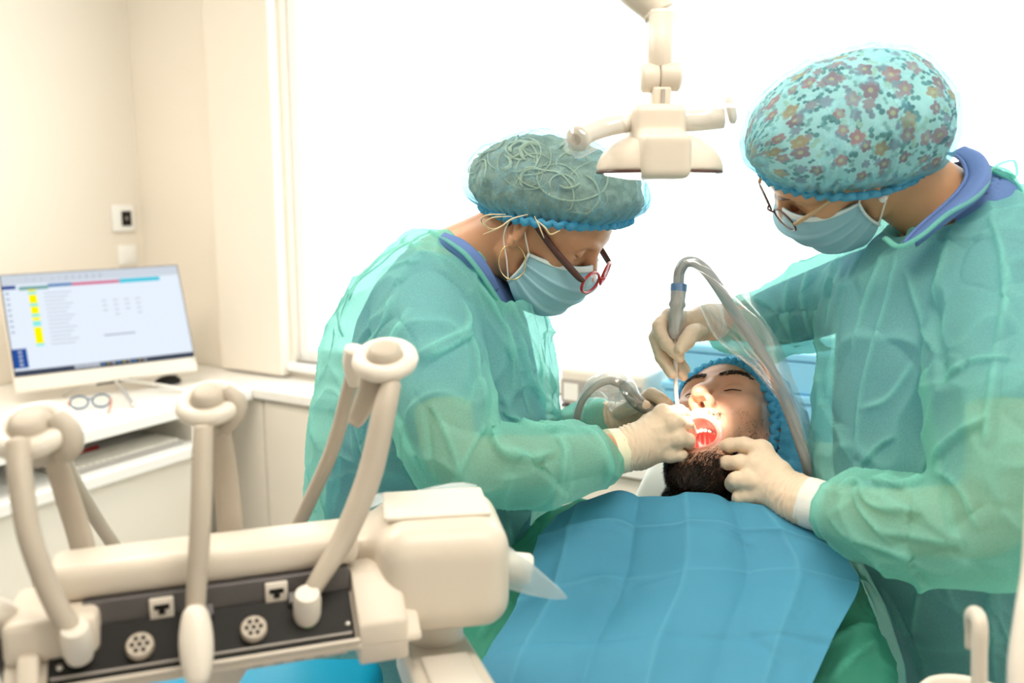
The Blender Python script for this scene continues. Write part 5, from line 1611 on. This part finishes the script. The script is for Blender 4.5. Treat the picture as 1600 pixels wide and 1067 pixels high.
FL = [([(1545, 330), (1565, 400), (1570, 470), (1555, 560)], 0.007, 0.007), ([(1455, 470), (1462, 540), (1470, 610)], -0.010, 0.010), ([(1470, 590), (1520, 565), (1590, 560)], 0.006, 0.006),
      ([(1555, 560), (1545, 640), (1540, 700)], 0.007, 0.007), ([(1455, 720), (1500, 680), (1545, 650)], 0.009, 0.009), ([(1460, 735), (1500, 760), (1530, 830)], 0.007, 0.008),
      ([(1300, 770), (1340, 755), (1370, 790), (1450, 800)], 0.008, 0.007), ([(1335, 760), (1350, 800), (1400, 850)], 0.007, 0.007), ([(1360, 750), (1410, 760), (1450, 745)], 0.008, 0.007),
      ([(1290, 800), (1330, 840), (1390, 860), (1450, 890)], 0.006, 0.007), ([(1470, 700), (1480, 800), (1520, 880)], -0.005, 0.009), ([(1380, 830), (1440, 840), (1500, 850)], 0.005, 0.007),
      ([(1385, 390), (1360, 450), (1330, 560)], 0.007, 0.008), ([(1400, 390), (1390, 460), (1350, 600), (1335, 740)], 0.006, 0.007), ([(1320, 420), (1305, 500), (1300, 620)], -0.005, 0.008),
      ([(1430, 560), (1390, 620), (1345, 640)], 0.005, 0.007), ([(1340, 735), (1370, 700), (1400, 680)], 0.005, 0.006), ([(1415, 420), (1440, 500), (1465, 560)], 0.006, 0.008),
      ([(1310, 400), (1290, 450), (1282, 530)], -0.008, 0.010), ([(1265, 420), (1255, 470), (1270, 530)], 0.008, 0.008), ([(1235, 430), (1225, 480), (1235, 540)], 0.006, 0.007), ([(1140, 480), (1180, 470), (1215, 490), (1240, 540)], 0.006, 0.006),
      ([(1200, 455), (1215, 500), (1205, 550)], -0.005, 0.007), ([(1160, 545), (1200, 530), (1260, 540)], 0.005, 0.006), ([(1545, 920), (1548, 980), (1556, 1067)], 0.006, 0.006), ([(1545, 930), (1575, 1000), (1590, 1040)], 0.004, 0.005),
      ([(1440, 910), (1430, 960), (1425, 1000)], 0.005, 0.007), ([(1380, 920), (1420, 1000), (1440, 1067)], -0.006, 0.009), ([(1490, 350), (1470, 420), (1460, 480)], 0.005, 0.007)]
gv, fo = folds(gv, gf, FL, fo)
obj('gown', (gv, gf), M['gown'], pb_, attrs={'fold': fo})
obj('neck_binding', tube([P(*q) for q in [(1383, 372, 1.17), (1405, 385, 1.15), (1440, 368, 1.14), (1480, 335, 1.14), (1520, 312, 1.15), (1540, 290, 1.17), (1545, 268, 1.20)]], 0.005, 8, 0.6), M['gown'], pb_)
for rows in ([(1545, 268, 1.2), (1565, 255, 1.21), (1585, 252, 1.215), (1588, 275, 1.215), (1570, 272, 1.21), (1550, 265, 1.2)], [(1548, 266, 1.2), (1575, 280, 1.21), (1600, 305, 1.22), (1620, 330, 1.22)], [(1540, 270, 1.2), (1560, 262, 1.2), (1580, 272, 1.21), (1597, 300, 1.21)]):
    obj('gown_tie', tube([P(*q) for q in rows], 0.004, 7, 0.4), M['gown'], pb_)
# nape hair
s = Solid((-0.12, -0.15, -0.1), (0.12, 0.13, 0.17), 0.003)
s.ell((0, -0.014, 0.050), (0.082, 0.103, 0.088), k=0.01)
s.ell((0, -0.062, -0.002), (0.062, 0.045, 0.042), k=0.03)
s.ell((0, 0.135, 0.00), (0.09, 0.088, 0.085), k=0.012, op='sub')
for e in (-1, 1):
    s.ell((e * 0.085, 0.012, -0.03), (0.035, 0.050, 0.055), k=0.01, op='sub')
V, F = s.mesh(2); N = normals(V, F)
V = V + N * (0.003 * fbm(V, 60, 3, 2.0, np.diag([1, 1, 0.3])))[:, None]
obj('hair', put(FB, (V, F)), M['brown'], pb_)
# flowered cotton cap, net cap over it
CBf = cap_frame(FB, (0, 0.014, 0.000), 42, 0.91 / kb)
LOBB = [((0, -0.075, 0.075), (0.100, 0.085, 0.080)), ((0, 0.060, 0.045), (0.095, 0.075, 0.060)), ((0, -0.10, 0.035), (0.075, 0.055, 0.045))]
RB = (0.112, 0.142, 0.118)
V, F, fold = cap_mesh(RB, (0, -0.012, 0.055), 5.1, 0.004, lobes=LOBB, grow=0.925)
q = V - np.array((0, -0.012, 0.03)); rr = np.linalg.norm(q, axis=1)
# surface coordinates unrolled round the fore-and-aft axis of the cap
uv = np.column_stack([np.arctan2(q[:, 2], -q[:, 0]) * 0.125, np.arcsin(np.clip(q[:, 1] / rr, -1, 1)) * 0.135])
obj('flowered_cap', (CBf.w(V), F), M['floral'], pb_, uv=uv)
V, F, fold = cap_mesh(RB, (0, -0.012, 0.055), 5.1, 0.005, lobes=LOBB)
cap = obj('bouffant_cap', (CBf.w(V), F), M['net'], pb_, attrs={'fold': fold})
bd_ = band_ring((0, -0.012, 0), 0.100, 0.126)
obj('elastic_band', put(CBf, bd_), M['net'], cap, attrs={'fold': np.ones(len(bd_[0]))})
add_mask(FB, pb_)
add_glasses(FB, pb_, 'glasses', M['brownred'], M['tanstrap'], cz=0.012, cy=0.118, rx=0.027, rz=0.016, tilt=0.3, rad=0.0015)
er = FB.w((-0.0815, -0.006, -0.027))
ea = obj('pearl_earring', lathe([(0.0005, -0.0062), (0.004, -0.0048), (0.0062, 0), (0.004, 0.0048), (0.0005, 0.0062)], er - dZ * 0.007 - FB.r * 0.003, dZ, 18), M['pearl'], pb_)
obj('stone', lathe([(0.0005, -0.0035), (0.0025, -0.0025), (0.0035, 0), (0.0025, 0.0025), (0.0005, 0.0035)], er + dZ * 0.002 - FB.r * 0.004, dZ, 14), M['metal'], ea)
for e in (-1, 1):
    obj('eyebrow', put(FB, tube([(e * 0.016, 0.0985, 0.036), (e * 0.034, 0.0945, 0.043), (e * 0.052, 0.078, 0.041)], [0.003, 0.0035, 0.001], 8, 0.5)), M['brown'], pb_)
# left hand (near) at the patient's jaw
hand(pb_, 'glove',
     palm=[(P(1232, 772, 1.27), 0.029), (P(1190, 706, 1.315), 0.0145), (P(1182, 726, 1.30), 0.0145), (P(1172, 748, 1.295), 0.014), (P(1168, 770, 1.30), 0.0135), (P(1215, 745, 1.285), 0.022)],
     fingers=[[(P(1190, 704, 1.312), 0.0118), (P(1163, 695, 1.325), 0.0108), (P(1140, 696, 1.340), 0.0096), (P(1125, 700, 1.352), 0.0084)],
              [(P(1182, 728, 1.298), 0.0118), (P(1156, 723, 1.312), 0.0108), (P(1136, 723, 1.330), 0.0096), (P(1121, 725, 1.344), 0.0085)],
              [(P(1172, 751, 1.292), 0.0115), (P(1151, 749, 1.298), 0.0106), (P(1144, 756, 1.318), 0.0096), (P(1150, 764, 1.332), 0.0085)],
              [(P(1170, 773, 1.298), 0.0105), (P(1156, 776, 1.302), 0.0096), (P(1154, 786, 1.318), 0.0088), (P(1163, 790, 1.33), 0.0080)],
              [(P(1215, 745, 1.315), 0.0145), (P(1190, 722, 1.345), 0.0125), (P(1168, 716, 1.365), 0.0105), (P(1152, 718, 1.375), 0.0090)]],
     wrist=[(P(1262, 786, 1.235), 0.0315), (P(1248, 781, 1.25), 0.0320), (P(1225, 768, 1.27), 0.030)])
obj('knit_cuff', tube([P(1256, 782, 1.240), P(1270, 787, 1.232), P(1300, 796, 1.212)], [0.0345, 0.0355, 0.0340], 28), M['knit'], pb_)
# right hand (far) holding the suction handpiece
hand(pb_, 'glove',
     palm=[(P(1098, 505, 1.445), 0.021), (P(1048, 496, 1.425), 0.012), (P(1040, 508, 1.43), 0.012), (P(1040, 524, 1.435), 0.0115), (P(1048, 538, 1.445), 0.011), (P(1082, 515, 1.44), 0.0185)],
     fingers=[[(P(1046, 496, 1.422), 0.0105), (P(1030, 510, 1.405), 0.0100), (P(1042, 538, 1.385), 0.0092), (P(1062, 558, 1.378), 0.0082)],
              [(P(1038, 508, 1.430), 0.0105), (P(1025, 527, 1.415), 0.0100), (P(1034, 558, 1.400), 0.0090), (P(1049, 584, 1.392), 0.0080)],
              [(P(1040, 524, 1.436), 0.0100), (P(1034, 545, 1.428), 0.0094), (P(1050, 565, 1.415), 0.0086), (P(1068, 588, 1.408), 0.0076)],
              [(P(1050, 538, 1.445), 0.0092), (P(1048, 556, 1.44), 0.0086), (P(1062, 566, 1.428), 0.0078), (P(1072, 578, 1.42), 0.0070)],
              [(P(1094, 520, 1.425), 0.0140), (P(1082, 520, 1.395), 0.0125), (P(1073, 532, 1.378), 0.0110), (P(1063, 545, 1.370), 0.0092)]],
     wrist=[(P(1122, 502, 1.455), 0.0265), (P(1110, 503, 1.450), 0.0265), (P(1092, 506, 1.445), 0.025)])
obj('knit_cuff', tube([P(1112, 502, 1.450), P(1122, 503, 1.453), P(1138, 506, 1.457)], [0.0285, 0.0300, 0.0320], 28), M['knit'], pb_)
legs(pb_, P(1580, 900, 1.34), 0.60, 0.10, np.array([-0.9, -0.42, 0.0]) / 0.993, M['trouser'])

# ------------------------------------------------------------------ patient
pc = thing('person', C(0.3, 0, -0.14), 'person lying back with mouth wide open, dark beard, blue cap and bib', 'person')
kc = 1.06
FC = Frame((0.3571, 1.4238, 1.1008), (-0.468, -0.318, 0.825), (0.398, 0.757, 0.518), kc)
neckC = ((0, -0.020, -0.045), tuple(FC.l(C(0.06, 0.0, -0.065))))
hv, hf, hm, hfm = head_mesh('open', FC, M['skin_c'], pc, neckC, 0.060)
HVl = hv.copy(); HN = normals(hv, hf)
hv = FC.w(hv)
s = Solid(C(0.35, 0, 0) - 0.62, C(0.35, 0, 0) + 0.62, 0.009)
def trunk(s, grow):
    s.chain([C(0.10, -0.13, -0.055), C(0.10, 0.13, -0.055)], [0.062 + grow, 0.062 + grow], 0.03)
    s.ell(C(0.30, 0, -0.045), (0.190 + grow, 0.25 + grow, 0.085 + grow), RC, 0.04)
    s.ell(C(0.52, 0, -0.06), (0.175 + grow, 0.22 + grow, 0.085 + grow), RC, 0.04)
ARM_R = [C(0.10, 0.195, -0.065), C(0.26, 0.262, -0.085), C(0.42, 0.282, -0.10), C(0.56, 0.16, -0.03)]
ARM_L = [C(0.10, -0.175, -0.065), C(0.26, -0.210, -0.085), C(0.42, -0.225, -0.10), C(0.56, -0.16, -0.03)]
trunk(s, 0)
for a in (ARM_R, ARM_L):
    s.chain(a, [0.055, 0.048, 0.042, 0.035], 0.03)
s.chain([C(0.05, 0, -0.065), C(0.12, 0, -0.06)], [0.06, 0.07], 0.04)
bv, bf = s.mesh(2)
fmat = np.concatenate([hfm, np.zeros(len(bf), int)])
obj('body', join((hv, hf), (bv, bf)), hm, pc, fmat=fmat)
s = Solid(C(0.35, 0, 0) - 0.66, C(0.35, 0, 0) + 0.66, 0.006)
trunk(s, 0.016)
for a in (ARM_R, ARM_L):
    s.chain(a, [0.076, 0.080, 0.076, 0.058], 0.04)
s.cone(C(0.00, 0, -0.06), C(0.07, 0, -0.02), 0.075, 0.075, 0.01, 'sub')
gv, gf = s.mesh(3)
gv, fo = crinkle(gv, gf, 31.0, 0.006, 0.004)
gv, fo = folds(gv, gf, [([(1290, 1010), (1340, 985), (1385, 980)], 0.008, 0.008), ([(1300, 1060), (1340, 1020), (1370, 1000)], 0.006, 0.008), ([(745, 1000), (770, 970), (800, 940)], 0.007, 0.008)], fo)
obj('gown', (gv, gf), M['gownp'], pc, attrs={'fold': fo})
# legs on the chair
for e in (-1, 1):
    h0 = hip + lx * 0.10 * e + lg * 0.02 + dZ * 0.07
    obj('trouser_leg', tube([h0, h0 + lg * 0.30, h0 + lg * 0.75 - dZ * 0.015], [0.08, 0.07, 0.05], 16), M['trouser'], pc)
# teeth
up_ = []
for i in range(10):
    t = (i - 4.5) / 4.5 * 1.25
    big = 1.0 if abs(i - 4.5) < 2 else 0.9
    c = np.array((0.0255 * math.sin(t), 0.050 + 0.022 * math.cos(t), -0.0535))
    R = np.stack([(math.cos(t), -math.sin(t), 0), (math.sin(t), math.cos(t), 0), (0, 0, 1)], 1)
    obj('tooth', put(FC, rbox((0.0056 * big, 0.0045, 0.0092), 0.0016, 2, R, c)), M['tooth'], pc)
    c = np.array((0.0235 * math.sin(t), 0.042 + 0.020 * math.cos(t), -0.0970))
    obj('tooth', put(FC, rbox((0.0048, 0.0042, 0.0085), 0.0015, 2, R, c)), M['tooth'], pc)
s = Solid((-0.03, 0.01, -0.115), (0.03, 0.09, -0.06), 0.0018)
s.ell((0, 0.040, -0.092), (0.0165, 0.024, 0.009), k=0.004)
obj('tongue', put(FC, s.mesh(2)), M['mouth'], pc)
# closed eyes: lashes; eyebrows
for e in (-1, 1):
    obj('eyelashes', put(FC, tube([(e * 0.0475, 0.0805, 0.0160), (e * 0.0395, 0.0870, 0.0125), (e * 0.032, 0.0890, 0.0115), (e * 0.0235, 0.0870, 0.0130), (e * 0.0185, 0.0845, 0.0160)], [0.0004, 0.0011, 0.0012, 0.0010, 0.0004], 6, 0.8)), M['beard'], pc)
# hair cover made of single short hairs
bvh = BVHTree.FromPolygons(HVl.tolist(), [tuple(int(i) for i in f) for f in hf])
def tufts(name, test, n, length, width, drift, matn, lay=0.5):
    """short hairs rooted on the skin where test(local point) gives the chance"""
    w = np.array([test(p) for p in HVl])
    w = np.clip(w, 0, None) * (HN[:, 1] > -0.9)
    idx = rng.choice(len(HVl), n, p=w / w.sum())
    V, F = [], []
    for i in idx:
        p = HVl[i] + rng.normal(0, 0.0009, 3)
        nn = HN[i]
        dr = np.array(drift(HVl[i])); dr = dr - (dr @ nn) * nn
        d = nrm(nn * (1 - lay) + nrm(dr) * lay + rng.normal(0, 0.16, 3))
        L = length * rng.uniform(0.6, 1.25)
        sd = nrm(np.cross(d, rng.normal(0, 1, 3))) * width
        k = len(V)
        V += [p - sd, p + sd, p + d * L * 0.6 + nrm(dr) * L * 0.1 + sd * 0.6, p + d * L + nrm(dr) * L * 0.25, p + d * L * 0.6 + nrm(dr) * L * 0.1 - sd * 0.6]
        F += [(k, k + 1, k + 2, k + 4), (k + 4, k + 2, k + 3)]
    return obj(name, put(FC, (np.array(V), F)), matn, pc)
def beard_w(p):
    x, y, z = p
    if y < -0.015: return 0
    lip = math.hypot(x / 0.041, (z + 0.076) / 0.035)
    if lip < 1.02: return 0
    z = z + 0.006 * mnoise.noise(Vector(p) * 90) + 0.004 * mnoise.noise(Vector(p) * 260)
    jaw = 1 / (1 + math.exp((z + 0.116 - 0.75 * max(0, abs(x) - 0.030)) / 0.0065))
    side = 0.8 / (1 + math.exp((z + 0.055 - 0.9 * max(0, abs(x) - 0.052)) / 0.006)) if y < 0.045 else 0
    must = 0.35 if (-0.052 < z < -0.040 and abs(x) < 0.032 and y > 0.07) else 0
    chin = 0.5 if z < -0.126 else (0.06 if z < -0.10 else 0)
    if z < -0.165: return 0
    return max(jaw, side, must, chin)
tufts('beard', beard_w, 24000, 0.0090, 0.00042, lambda p: (0, 0.35, -1.0), M['beard'], 0.55)
def stub_w(p):
    x, y, z = p
    if y < 0.0 or z > -0.02 or z < -0.17: return 0
    lip = math.hypot(x / 0.041, (z + 0.076) / 0.035)
    if lip < 1.03: return 0
    return 0.3 if (abs(x) > 0.050 or z < -0.095 or (z < -0.036 and abs(x) < 0.03)) else 0.05
tufts('stubble', stub_w, 5000, 0.003, 0.00022, lambda p: (0, 0.2, -1.0), M['beard'], 0.5)
def brow_w(p):
    x, y, z = p
    a = abs(x)
    if a < 0.010 or a > 0.057 or y < 0.05: return 0
    zc = 0.0385 + 0.007 * math.sin((a - 0.010) / 0.047 * 2.3) - max(0, a - 0.045) * 0.4
    th = 0.0036 if a < 0.042 else 0.0036 - (a - 0.042) * 0.18
    return 1.0 if abs(z - zc) < th else 0
tufts('eyebrows', brow_w, 1100, 0.0055, 0.00032, lambda p: (math.copysign(1, p[0]), -0.2, 0.15), M['beard'], 0.75)
# cap
CCf = cap_frame(FC, (0, 0.034, -0.010), 57)
V, F, fold = cap_mesh((0.106, 0.122, 0.108), (0, 0, 0.042), 15.0, 0.010, h=0.003, lobes=[((0, -0.03, 0.05), (0.104, 0.095, 0.085))])
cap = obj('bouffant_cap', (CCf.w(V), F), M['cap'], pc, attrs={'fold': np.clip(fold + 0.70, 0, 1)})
bd_ = band_ring((0, 0, 0), 0.086, 0.104, 0.0055, 40, 0.004)
obj('elastic_band', put(CCf, bd_), M['cap'], cap, attrs={'fold': np.ones(len(bd_[0]))})
s = Solid((-0.12, -0.15, -0.1), (0.12, 0.13, 0.17), 0.003)
s.ell((0, -0.014, 0.052), (0.080, 0.101, 0.086), k=0.01)
s.ell((0, -0.055, 0.005), (0.064, 0.050, 0.040), k=0.03)
s.ell((0, 0.135, 0.02), (0.09, 0.086, 0.082), k=0.012, op='sub')
for e in (-1, 1):
    s.ell((e * 0.085, 0.022, -0.02), (0.035, 0.036, 0.050), k=0.01, op='sub')
V, F = s.mesh(2)
obj('hair', put(FC, (V, F)), M['beard'], pc)

# ------------------------------------------------------------------ paper bib
B0 = [(872, 806), (905, 797), (965, 769), (1010, 775), (1060, 779), (1112, 774), (1150, 782), (1200, 800), (1290, 836)]
nU, nV = 120, 110
topc = catmull(np.array(B0, float), 20)
L_ = catmull(np.array([(872, 806), (838, 860), (800, 945), (755, 1040), (725, 1110)], float), 20)
R_ = catmull(np.array([(1290, 836), (1325, 880), (1343, 912), (1300, 1000), (1262, 1085)], float), 20)
def along(c, t):
    x = t * (len(c) - 1); i = np.clip(np.floor(x).astype(int), 0, len(c) - 2); f = (x - i)[:, None]
    return c[i] * (1 - f) + c[i + 1] * f
us = np.linspace(0, 1, nU); vs = np.linspace(0, 1, nV)
Tt = along(topc, us); Ll = along(L_, vs); Rr = along(R_, vs)
Bb = Ll[-1] * (1 - us[:, None]) + Rr[-1] * us[:, None]
PX = np.zeros((nU, nV, 2))
for i, u in enumerate(us):
    for j, v in enumerate(vs):
        PX[i, j] = (1 - v) * Tt[i] + v * Bb[i] + (1 - u) * Ll[j] + u * Rr[j] - ((1 - u) * (1 - v) * Tt[0] + u * (1 - v) * Tt[-1] + (1 - u) * v * Ll[-1] + u * v * Rr[-1])
G = np.zeros((nU, nV, 3))
def bib_n(l, s):
    """height of the chest surface above the body line"""
    return 0.074 - 0.10 * max(0.0, abs(s) - 0.10) ** 1.0 * 1.1 - 0.05 * max(0, 0.08 - l) * 4
for i in range(nU):
    for j in range(nV):
        d = P(PX[i, j, 0], PX[i, j, 1], 1.0) - CAM
        n_ = 0.05
        for it in range(4):
            tt = ((C(0, 0, n_) - CAM) @ bn) / (d @ bn)
            p = CAM + tt * d
            n_ = bib_n((p - CB) @ BA, (p - CB) @ bs)
        G[i, j] = p
bU = us[:, None] * np.ones((1, nV)); bV = vs[None] * np.ones((nU, 1))
D = np.zeros((nU, nV)); FO = np.zeros((nU, nV))
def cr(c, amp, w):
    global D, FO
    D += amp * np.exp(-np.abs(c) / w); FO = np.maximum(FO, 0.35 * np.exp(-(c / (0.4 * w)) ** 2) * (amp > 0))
for k, u0 in enumerate((0.13, 0.33, 0.52, 0.71, 0.86)):
    cr(bU - u0 - 0.006 * np.sin(5 * bV + k), [0.0030, -0.0035, 0.0028, -0.003, 0.0028][k], 0.016)
for k, v0 in enumerate((0.20, 0.47, 0.74)):
    cr(bV - v0 - 0.012 * np.sin(3.2 * bU + 2 * k) - (0.04 * (bU - 0.5) if k else 0), [0.004, 0.0035, -0.0035][k], 0.014)
def tri(x, knots, hs):
    return np.interp(x, knots, hs)
D += tri(bU + 0.03 * (bV - 0.5), [0, 0.13, 0.33, 0.52, 0.71, 0.86, 1], [0, 0.008, -0.004, 0.008, -0.004, 0.007, 0]) + tri(bV, [0, 0.20, 0.47, 0.74, 1], [0, 0.008, -0.005, 0.007, 0])
nz = fbm(G.reshape(-1, 3), 9, 3, 6.0).reshape(nU, nV)
for (u0, v0, u1, v1, am) in ((0.20, 0.44, 0.36, 0.52, 0.006), (0.36, 0.52, 0.50, 0.50, 0.006), (0.62, 0.24, 0.74, 0.30, 0.006), (0.74, 0.70, 0.92, 0.90, -0.006), (0.10, 0.20, 0.30, 0.26, 0.005)):
    tt_ = np.clip(((bU - u0) * (u1 - u0) + (bV - v0) * (v1 - v0)) / ((u1 - u0) ** 2 + (v1 - v0) ** 2), 0, 1)
    dd_ = np.hypot(bU - u0 - tt_ * (u1 - u0), bV - v0 - tt_ * (v1 - v0))
    D += am * np.sin(math.pi * np.clip(tt_, 0.02, 0.98)) ** 0.5 * np.exp(-dd_ / 0.016)
D += 0.006 * nz + 0.010 * np.exp(-((bU - 0.33) / 0.07) ** 2 - ((bV - 0.47) / 0.05) ** 2) * 0.5
V, F = sheet(G)
NB = normals(V, F)
if (NB @ bn).mean() < 0:
    F = [tuple(reversed(f)) for f in F]; NB = -NB
V = V + NB * D.reshape(-1)[:, None]
V2 = np.vstack([V, V - NB * 0.0012]); kk = len(V)
F2 = F + [tuple(x + kk for x in reversed(f)) for f in F]
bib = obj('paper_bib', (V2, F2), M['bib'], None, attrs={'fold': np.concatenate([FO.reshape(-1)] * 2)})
tag(bib, 'light blue paper bib with fold creases spread over the chest of the lying patient', 'bib')

# ------------------------------------------------------------------ instruments
# suction: handpiece, cannula, hose and its clear sleeve
t = thing('suction_handpiece', P(1055, 520, 1.40), 'grey suction handpiece with blue collar, thin cannula and arched hose', 'suction tube')
top_, bot_ = P(1060, 455, 1.398), P(1054, 522, 1.397)
ax = nrm(top_ - bot_); hl = np.linalg.norm(top_ - bot_)
obj('grip', lathe([(0.0085, -0.008), (0.0105, 0.0), (0.0105, hl * 0.6), (0.013, hl * 0.66), (0.013, hl * 0.72), (0.0112, hl * 0.78), (0.0122, hl)], bot_, ax, 24), M['handpiece'], t, sharp=50)
obj('collar', lathe([(0.0125, hl), (0.0127, hl + 0.002), (0.0127, hl + 0.011), (0.011, hl + 0.012)], bot_, ax, 24), M['bluecap'], t, sharp=50)
obj('cannula', tube([P(1054, 520, 1.397), P(1055, 560, 1.397), P(1057, 620, 1.400), P(1063, 650, 1.408), P(1074, 664, 1.412)], [0.0042, 0.0036, 0.0034, 0.0032, 0.0030], 12), M['cannula'], t)
hp = [(1060, 444, 1.398), (1062, 424, 1.397), (1072, 410, 1.395), (1090, 412, 1.39), (1112, 434, 1.38), (1150, 492, 1.36), (1190, 552, 1.34), (1225, 622, 1.325), (1250, 690, 1.32), (1266, 745, 1.33), (1285, 860, 1.42)]
obj('suction_hose', tube([P(*q) for q in hp], 0.0085, 16), M['suction'], t)
hpts = catmull(np.array([P(*q) for q in hp[:-1]]), 8)
Tn, Sn, Un = frames(hpts)
rows = []
for i in range(len(hpts)):
    f = i / (len(hpts) - 1)
    loose = 0.0105 + 0.022 * math.exp(-((f - 0.55) / 0.22) ** 2)
    off = -UPV * 0.010 * math.exp(-((f - 0.5) / 0.2) ** 2) + RGT * 0.012 * math.exp(-((f - 0.85) / 0.15) ** 2)
    rows.append([hpts[i] + off + loose * (1 + 0.25 * math.sin(2 * a + 9 * f) + 0.12 * math.sin(5 * a - 23 * f)) * (math.cos(a) * Sn[i] + math.sin(a) * Un[i]) for a in np.linspace(0, 2 * math.pi, 25)])
obj('clear_sleeve', sheet(np.array(rows)), M['film'], t)
rows = []
for i in range(10):
    f = i / 9
    c = bot_ + ax * (hl + 0.012) * f
    rows.append([c + 0.0145 * (1 + 0.10 * math.sin(3 * a + 7 * f) + 0.08 * math.sin(7 * a - 13 * f)) * (math.cos(a) * RGT + math.sin(a) * np.cross(ax, RGT)) for a in np.linspace(0, 2 * math.pi, 25)])
obj('clear_sleeve', sheet(np.array(rows)), M['film'], t)

# drill handpiece in the left woman's hands
t = thing('dental_handpiece', P(1000, 630, 1.44), 'olive-grey handpiece with an arched hose in a clear sleeve, held at the mouth', 'handpiece')
hb_ = [(972, 600, 1.455), (985, 616, 1.445), (1000, 632, 1.435), (1030, 650, 1.43), (1066, 664, 1.425)]
obj('grip', tube([P(*q) for q in hb_], [0.0085, 0.0115, 0.0115, 0.009, 0.005], 18), M['darkpiece'], t)
obj('tip', tube([P(1066, 664, 1.425), P(1082, 672, 1.415), P(1088, 680, 1.405)], [0.0035, 0.003, 0.0012], 10), M['metal'], t)
hq = [(900, 690, 1.50), (901, 655, 1.47), (910, 626, 1.46), (930, 604, 1.455), (952, 595, 1.455), (973, 601, 1.455)]
obj('hose', tube([P(*q) for q in hq], [0.0055, 0.0055, 0.0058, 0.006, 0.0065, 0.0075], 14), M['hose'], t)
hpts = catmull(np.array([P(*q) for q in hq[1:]] + [P(*q) for q in hb_[1:3]]), 8)
Tn, Sn, Un = frames(hpts)
rows = []
for i in range(len(hpts)):
    f = i / (len(hpts) - 1)
    loose = 0.009 + 0.020 * math.exp(-((f - 0.62) / 0.28) ** 2)
    off = -UPV * 0.016 * math.exp(-((f - 0.6) / 0.25) ** 2)
    rows.append([hpts[i] + off + loose * (1 + 0.2 * math.sin(2 * a + 9 * f) + 0.12 * math.sin(5 * a - 17 * f)) * (math.cos(a) * Sn[i] + math.sin(a) * Un[i]) for a in np.linspace(0, 2 * math.pi, 25)])
obj('clear_sleeve', sheet(np.array(rows)), M['film'], t)

# light of the operating lamp, aimed at the open mouth
sl = bpy.data.lights.new('operating_lamp_light', 'SPOT')
sl.energy = 62.0; sl.color = (1.0, 0.93, 0.82); sl.shadow_soft_size = 0.02
src = P(1030, 290, LAMP_D); tgt = P(1094, 672, 1.40)
sl.spot_size = math.radians(11.5); sl.spot_blend = 0.45
so_ = bpy.data.objects.new('operating_lamp_light', sl); COL.objects.link(so_)
so_.location = Vector((src - WL[lp.name]).tolist()); so_.parent = lp
so_.rotation_euler = Vector((tgt - src).tolist()).to_track_quat('-Z', 'Y').to_euler()
